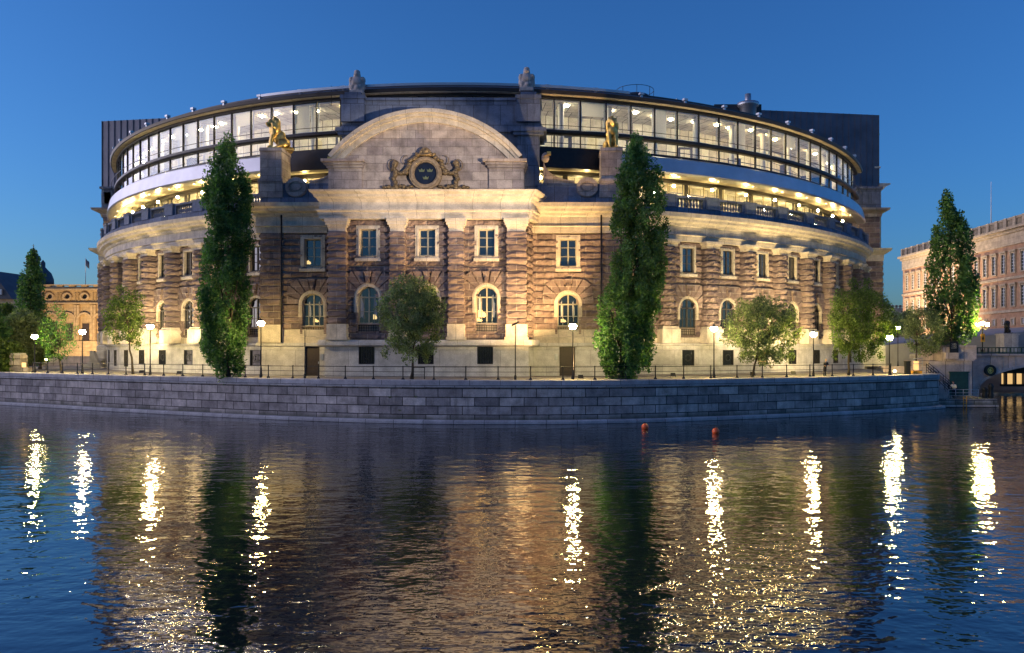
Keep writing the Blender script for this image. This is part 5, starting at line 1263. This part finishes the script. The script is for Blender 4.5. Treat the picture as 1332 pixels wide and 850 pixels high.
# ------------------------------------------------------------------ left: arcaded building, church, steps
D = 190.
ac = thing('arcaded_building', (X(95, D), D, 4), 'orange floodlit stone building with round attic windows and arched niches', 'building')
xa, xb = X(52, D), X(175, D)
MB().box(xa, xb, -20, -.6, 3, Z(377, D), M_line(D)).build('wall', 'opera', ac)
mb = MB(); mb.box(xa - .3, xb, -20, .5, Z(378, D), Z(376, D), M_line(D)); mb.box(xa, xb, -1, -.2, Z(376, D), Z(373, D), M_line(D)); mb.box(xa - .2, xb, -1, .0, Z(371.5, D), Z(370.3, D), M_line(D)); mb.box(xa - .3, xb, -1, .35, Z(396, D), Z(394, D), M_line(D))
for k in range(8): x = X(57 + k * 16, D); mb.box(x, x + 1.4, -1, -.1, Z(373, D), Z(371.5, D), M_line(D))
mb.build('cornice', 'opera', ac)
for k in range(6):
    xx = X(87 + (k - 1) * 22.8, D); zz = Z(386, D)
    ci = lambda r: [(xx + r * math.cos(a * PI / 8) * 1.15, zz + r * math.sin(a * PI / 8)) for a in range(16)]
    o = MB().ring(ci(1.0), ci(.62), -.6, .1, M_line(D)).build('round_window', 'opera', ac); MB().prism(ci(.63), -.7, -.5, M_line(D)).build('pane', 'dark', o)
    for s_ in (-1.8, 1.8): MB().ring(rect(xx + s_ - .01, xx + s_ + .3, Z(392, D), Z(381, D)), rect(xx + s_ + .05, xx + s_ + .25, Z(391, D), Z(382, D)), -.6, -.3, M_line(D)).build('panel', 'opera', ac)
for k in range(6):
    xx = X(110 + (k - 2) * 21.5, D)
    zs_ = Z(417, D); 
    ao = [(xx + a, b) for a, b in arch(2.0, Z(443, D), zs_)]; ai = [(xx + a, b) for a, b in arch(1.5, Z(443, D), zs_)]
    o = MB().ring(ao, ai, -.6, .25, M_line(D), closed=False).build('arched_niche', 'opera', ac)
    MB().box(xx - .8, xx + .8, -.6, -.4, Z(443, D), Z(421, D), M_line(D)).build('door', 'door', o)
    for s_ in (-2.6, 2.2): MB().box(xx + s_, xx + s_ + .55, -.6, .1, Z(445, D), Z(397, D), M_line(D)).build('pilaster', 'opera', ac)
MB().box(xa, xb, -.6, .7, 3, Z(444, D), M_line(D)).build('base', 'opera', ac)
spot('arcade_beam', (X(75, D - 18), D - 20, 5), (X(80, D), D, 15), 8000, WARM2, 120); spot('arcade_beam', (X(118, D - 18), D - 17, 5), (X(112, D), D, 14), 8000, WARM2, 120)
fp = thing('flag_pole', (X(111, D), D + 4, Z(371, D)), 'flagpole flying a small dark flag above the orange-lit building', 'flagpole')
MB().tube([(X(111.3, D + 4), D + 4, Z(372, D)), (X(111.3, D + 4), D + 4, Z(333, D))], [.09, .04], 6).build('pole', 'whitecloth', fp)
mb = MB(); nn = 8
for k in range(nn + 1):
    for z_ in (Z(334.5, D), Z(343.5, D)): mb.v.append((X(111.6 + 5 * k / nn, D + 4), D + 4 + .15 * math.sin(k * 1.3), z_ - .12 * k))
for k in range(nn): a = 2 * k; mb.face((a, a + 2, a + 3, a + 1), smooth=True)
o = mb.build('flag', 'flag', fp)
md = o.modifiers.new('t', 'SOLIDIFY'); md.thickness = .03
D = 330.
ch = thing('domed_church', (X(52, D), D, 4), 'distant church with a dark slate dome and thin spire behind the columnar tree', 'church')
cx2 = X(56, D + 6); mb = MB(); mb.box(X(26, D), X(70, D), -12, 0, 4, Z(372, D), M_line(D)); mb.build('wall', 'palace', ch)
mb = MB(); mb.lathe((cx2, D + 6, 0), [(2.6, Z(376, D)), (2.7, Z(371, D)), (4.2, Z(371, D)), (4.1, Z(362, D)), (3.2, Z(354, D)), (1.7, Z(349, D)), (.9, Z(346, D)), (.9, Z(340, D)), (0, Z(336, D))], 16); mb.build('dome', 'slate', ch)
mb = MB(); xs_ = X(43.5, D + 6); mb.lathe((xs_, D + 6, 0), [(2.3, Z(372, D)), (2.3, Z(338, D)), (2.9, Z(336, D)), (2.5, Z(331, D)), (.9, Z(328, D)), (.6, Z(325, D)), (.7, Z(322.5, D)), (.15, Z(320, D)), (.08, Z(315.5, D)), (0, Z(315, D))], 10); mb.build('spire', 'slate', ch)
mb = MB(); mb.box(xs_ - .7, xs_ + .7, 0, .1, Z(317.2, D), Z(316.9, D), M_line(D + 6)); mb.build('cross', 'gold', ch)
D = 210.
hs = thing('steep_roofed_house', (X(-5, D), D, 4), 'house with a steep dark slate roof and two dormers at the far edge', 'house')
MB().box(X(-60, D), X(17, D), -15, 0, 4, Z(389, D), M_line(D)).build('wall', 'palace', hs)
MB().prism([(X(-62, D), Z(389, D)), (X(19, D), Z(389.5, D)), (X(8, D), Z(374, D)), (X(0, D), Z(364, D)), (X(-12, D), Z(352, D)), (X(-40, D), Z(352, D))], -14, 1, M_line(D)).build('roof', 'slate', hs)
for px in (1, 6): MB().box(X(px - 1.1, D), X(px + 1.1, D), .9, 1.5, Z(384, D), Z(377, D), M_line(D)).build('dormer', 'fascia', hs)
# stone end pillar, red signals, low wall and ramp steps
D = 83.5
ep = thing('end_pillar', (X(24, D), D, PAVE), 'pale blue-grey granite pillar ending the quay railing', 'pillar')
mb = MB(); mb.box(X(12, D), X(26, D), -1.2, 0, PAVE - .3, Z(462, D), M_line(D)); mb.box(X(26, D), X(36, D), -1.2, -.05, PAVE - .3, Z(478, D), M_line(D)); mb.build('shaft', 'quay', ep)
MB().box(X(13, D), X(25, D), -1.1, -.1, Z(462, D), Z(459.5, D), M_line(D)).build('cap', 'quaycap', ep)
MB().box(X(29, D), X(34, D), 0, .08, Z(478, D), Z(472, D), M_line(D)).build('lit_notice', 'litpane', ep)
D = 98.
ts = thing('traffic_light', (X(22.5, D), D, PAVE), 'traffic light showing red among the dark trees', 'traffic light')
MB().tube([(X(22.5, D), D, PAVE), (X(22.5, D), D, Z(443, D))], .06, 6).build('pole', 'iron', ts)
MB().box(X(20, D), X(25, D), -.2, 0, Z(455, D), Z(443.5, D), M_line(D)).build('housing', 'iron', ts)
MB().lathe((X(22.5, D), D - .05, Z(449, D)), [(0, -.34), (.24, -.26), (.34, 0), (.24, .26), (0, .34)], 10).build('lens', 'redlight', ts)
D = 112
o = MB().box(X(26, D), X(118, D), -.6, 0, PAVE, Z(464.5, D), M_line(D)).box(X(26, D), X(118, D), -.7, .1, Z(464.5, D), Z(463.6, D), M_line(D)).build('terrace_wall', 'bridge'); setp(o, 'low stone terrace wall behind the lamps at the left', 'wall')
D = 96
ra = thing('curved_stair', (X(125, D), D, PAVE), 'broad stone steps with curved pale balustrade walls beside the left corner pier', 'steps')
for k, x0 in enumerate((121, 131)):
    ol = [(X(x0 + 1, D + k), PAVE), (X(x0 + 13, D + k), PAVE), (X(x0 + 10, D + k), PAVE + .25), (X(x0 + 5.5, D + k), PAVE + .9), (X(x0 + 2.5, D + k), PAVE + 1.7), (X(x0 + .5, D + k), PAVE + 2.2), (X(x0 - 4.5, D + k), PAVE + 2.25), (X(x0 - 4.5, D + k), PAVE)]
    MB().prism(ol, -.5 - k * 0, 0, M_line(D + k * 2.5)).build('side_wall', 'quaycap', ra)
mb = MB()
for k in range(8): mb.box(X(104, D), X(120, D), -6, -k * .35, PAVE + k * .16, PAVE + (k + 1) * .16, M_line(D))
mb.build('treads', 'granite', ra)
# bikes are not clear enough to read: small bollard lights on the left terrace
for px, py, lab in ((60, 469, 'small low garden light on the terrace by the sparse tree'), (1164, 487, 'small low light on the paving next to the end lamp')):
    D = 90 if px < 100 else 73.5
    r = thing('path_light', (X(px, D), D, PAVE), lab, 'path light')
    zz = max(.25, Z(py, D) - PAVE)
    MB().tube([(X(px, D), D, PAVE), (X(px, D), D, PAVE + zz)], .06, 6).build('post', 'iron', r); MB().lathe((X(px, D), D, PAVE + zz), [(0, -.0), (.12, .03), (.14, .12), (0, .2)], 8).build('lens', 'yellowlight', r)

# ------------------------------------------------------------------ buoys, people
for k, (px, py, lab) in enumerate(((839, 555, 'orange round buoy on the water nearer the conical tree'), (931, 561, 'orange round buoy on the water, the one farther from the quay wall'))):
    D = ZE * F / (py + 3 - HY); r = thing('buoy', (X(px, D), D, 0), lab, 'buoy', 'orange mooring buoys')
    MB().lathe((X(px, D), D, .14), [(0, -.26), (.14, -.22), (.24, -.1), (.26, 0), (.24, .1), (.14, .22), (0, .26)], 14).build('float', 'orange', r)
    MB().tube([(X(px, D) + .06 * math.cos(a), D, .42 + .06 * math.sin(a)) for a in np.linspace(0, 2 * PI, 9)], .012, 5).build('ring', 'iron', r)
def person(loc, rz, label, top, lean=0., scale=1.):
    r = thing('person', loc, label, 'person'); r.rotation_euler.z = rz; ORG[r.name] = (0, 0, 0)
    l = lean
    body = [((0, -l * .95, 1.62), (.085, .1, .12)), ('c', (0, -l * .8, 1.42), (0, -l * .9, 1.55), .055, .05), ((0, -l * .65, 1.28), (.2, .12, .2)), ((0, -l * .35, 1.08), (.165, .11, .2)), ((0, -l * .1, .92), (.17, .12, .14)), ((0, -l * .95 - .1, 1.6), (.02, .03, .03))]
    for s_ in (-1, 1):
        body += [('c', (s_ * .09, 0, .88), (s_ * .1, .02, .48), .085, .06), ('c', (s_ * .1, .02, .48), (s_ * .1, .06, .09), .058, .04), ((s_ * .1, -.02, .04), (.045, .12, .04)),
                 ('c', (s_ * .2, -l * .7, 1.38), (s_ * .27, -l * .6 - .08, 1.12), .05, .042), ('c', (s_ * .27, -l * .6 - .08, 1.12), (s_ * .2, -l * .6 - .32, 1.05), .04, .03), ((s_ * .19, -l * .6 - .38, 1.05), (.03, .05, .02))]
    o = bpy.data.objects.new('body', blob_mesh('body', 'skin', body, .022, 1)); COL.objects.link(o); o.parent = r
    sh = [((0, -l * .65, 1.28), (.215, .135, .215)), ((0, -l * .35, 1.08), (.18, .125, .2)), ((0, -l * .15, .98), (.175, .13, .12))]
    for s_ in (-1, 1): sh += [('c', (s_ * .2, -l * .7, 1.38), (s_ * .27, -l * .6 - .08, 1.12), .065, .055)]
    o = bpy.data.objects.new('shirt', blob_mesh('shirt', top, sh, .025, 1)); COL.objects.link(o); o.parent = r
    tr = [((0, -l * .05, .9), (.185, .135, .13))]
    for s_ in (-1, 1): tr += [('c', (s_ * .09, 0, .88), (s_ * .1, .02, .48), .1, .075), ('c', (s_ * .1, .02, .48), (s_ * .1, .06, .1), .072, .06), ((s_ * .1, -.02, .045), (.055, .135, .05))]
    o = bpy.data.objects.new('trousers', blob_mesh('trousers', 'darkcloth', tr, .025, 1)); COL.objects.link(o); o.parent = r
    o = bpy.data.objects.new('hair', blob_mesh('hair', 'hair', [((0, -l * .95 + .03, 1.67), (.1, .1, .105))], .02, 1)); COL.objects.link(o); o.parent = r
    r.scale = (scale,) * 3
person((X(1241, 79.2), 79.2, .82), R_(-40), 'person in a white shirt and dark trousers leaning on the landing railing', 'whitecloth', .35)
person((*on_quay(1081, .75), PAVE), R_(15), 'person in dark clothes standing behind the quay railing by the corner tree', 'darkcloth', .2, .88)

# ------------------------------------------------------------------ sky, sun, camera, render settings
w = bpy.data.worlds.new('World'); sc.world = w; w.use_nodes = True
nt = w.node_tree; bg = nt.nodes['Background']; sky = nt.nodes.new('ShaderNodeTexSky'); sky.sky_type = 'NISHITA'; sky.sun_disc = False
SUN_EL, SUN_ROT = 5.5, -88.
sky.sun_elevation = R_(SUN_EL); sky.sun_rotation = R_(SUN_ROT); sky.ozone_density = 5.; sky.air_density = 1.1; sky.dust_density = .8
hs_ = mix(nt, 1., sky.outputs[0], (.70, .86, 1.12), 'MULTIPLY'); L(nt, hs_, bg.inputs[0]); bg.inputs[1].default_value = .10
sl_ = bpy.data.lights.new('dusk_sun', 'SUN'); sl_.energy = 1.1; sl_.angle = R_(80); sl_.color = (1, .80, .88)
so = bpy.data.objects.new('dusk_sun', sl_); COL.objects.link(so)
a = R_(SUN_ROT); dv = Vector((math.sin(a) * math.cos(R_(SUN_EL)), math.cos(a) * math.cos(R_(SUN_EL)), math.sin(R_(SUN_EL))))
so.rotation_euler = (-dv).to_track_quat('-Z', 'Y').to_euler()

cam = bpy.data.cameras.new('camera'); co = bpy.data.objects.new('camera', cam); COL.objects.link(co); sc.camera = co
co.location = (0, 0, ZE); co.rotation_euler = (PI / 2, 0, 0)
cam.sensor_width = 36; cam.lens = F / 1332 * 36; cam.shift_x = (666 - CX) / 1332; cam.shift_y = (HY - 425) / 1332; cam.clip_end = 3000; cam.clip_start = .5
sc.render.engine = 'CYCLES'
cy = sc.cycles; cy.use_denoising = True; cy.use_light_tree = True; cy.max_bounces = 6; cy.diffuse_bounces = 2; cy.glossy_bounces = 3; cy.transparent_max_bounces = 8
cy.transmission_bounces = 2; cy.sample_clamp_indirect = 8; cy.sample_clamp_direct = 0; cy.caustics_reflective = False; cy.caustics_refractive = False; cy.use_adaptive_sampling = True
try: cy.denoiser = 'OPENIMAGEDENOISE'
except Exception: pass
vs = sc.view_settings; vs.view_transform = 'Standard'; vs.look = 'None'; vs.gamma = 1; vs.exposure = 1.3; vs.use_curve_mapping = False
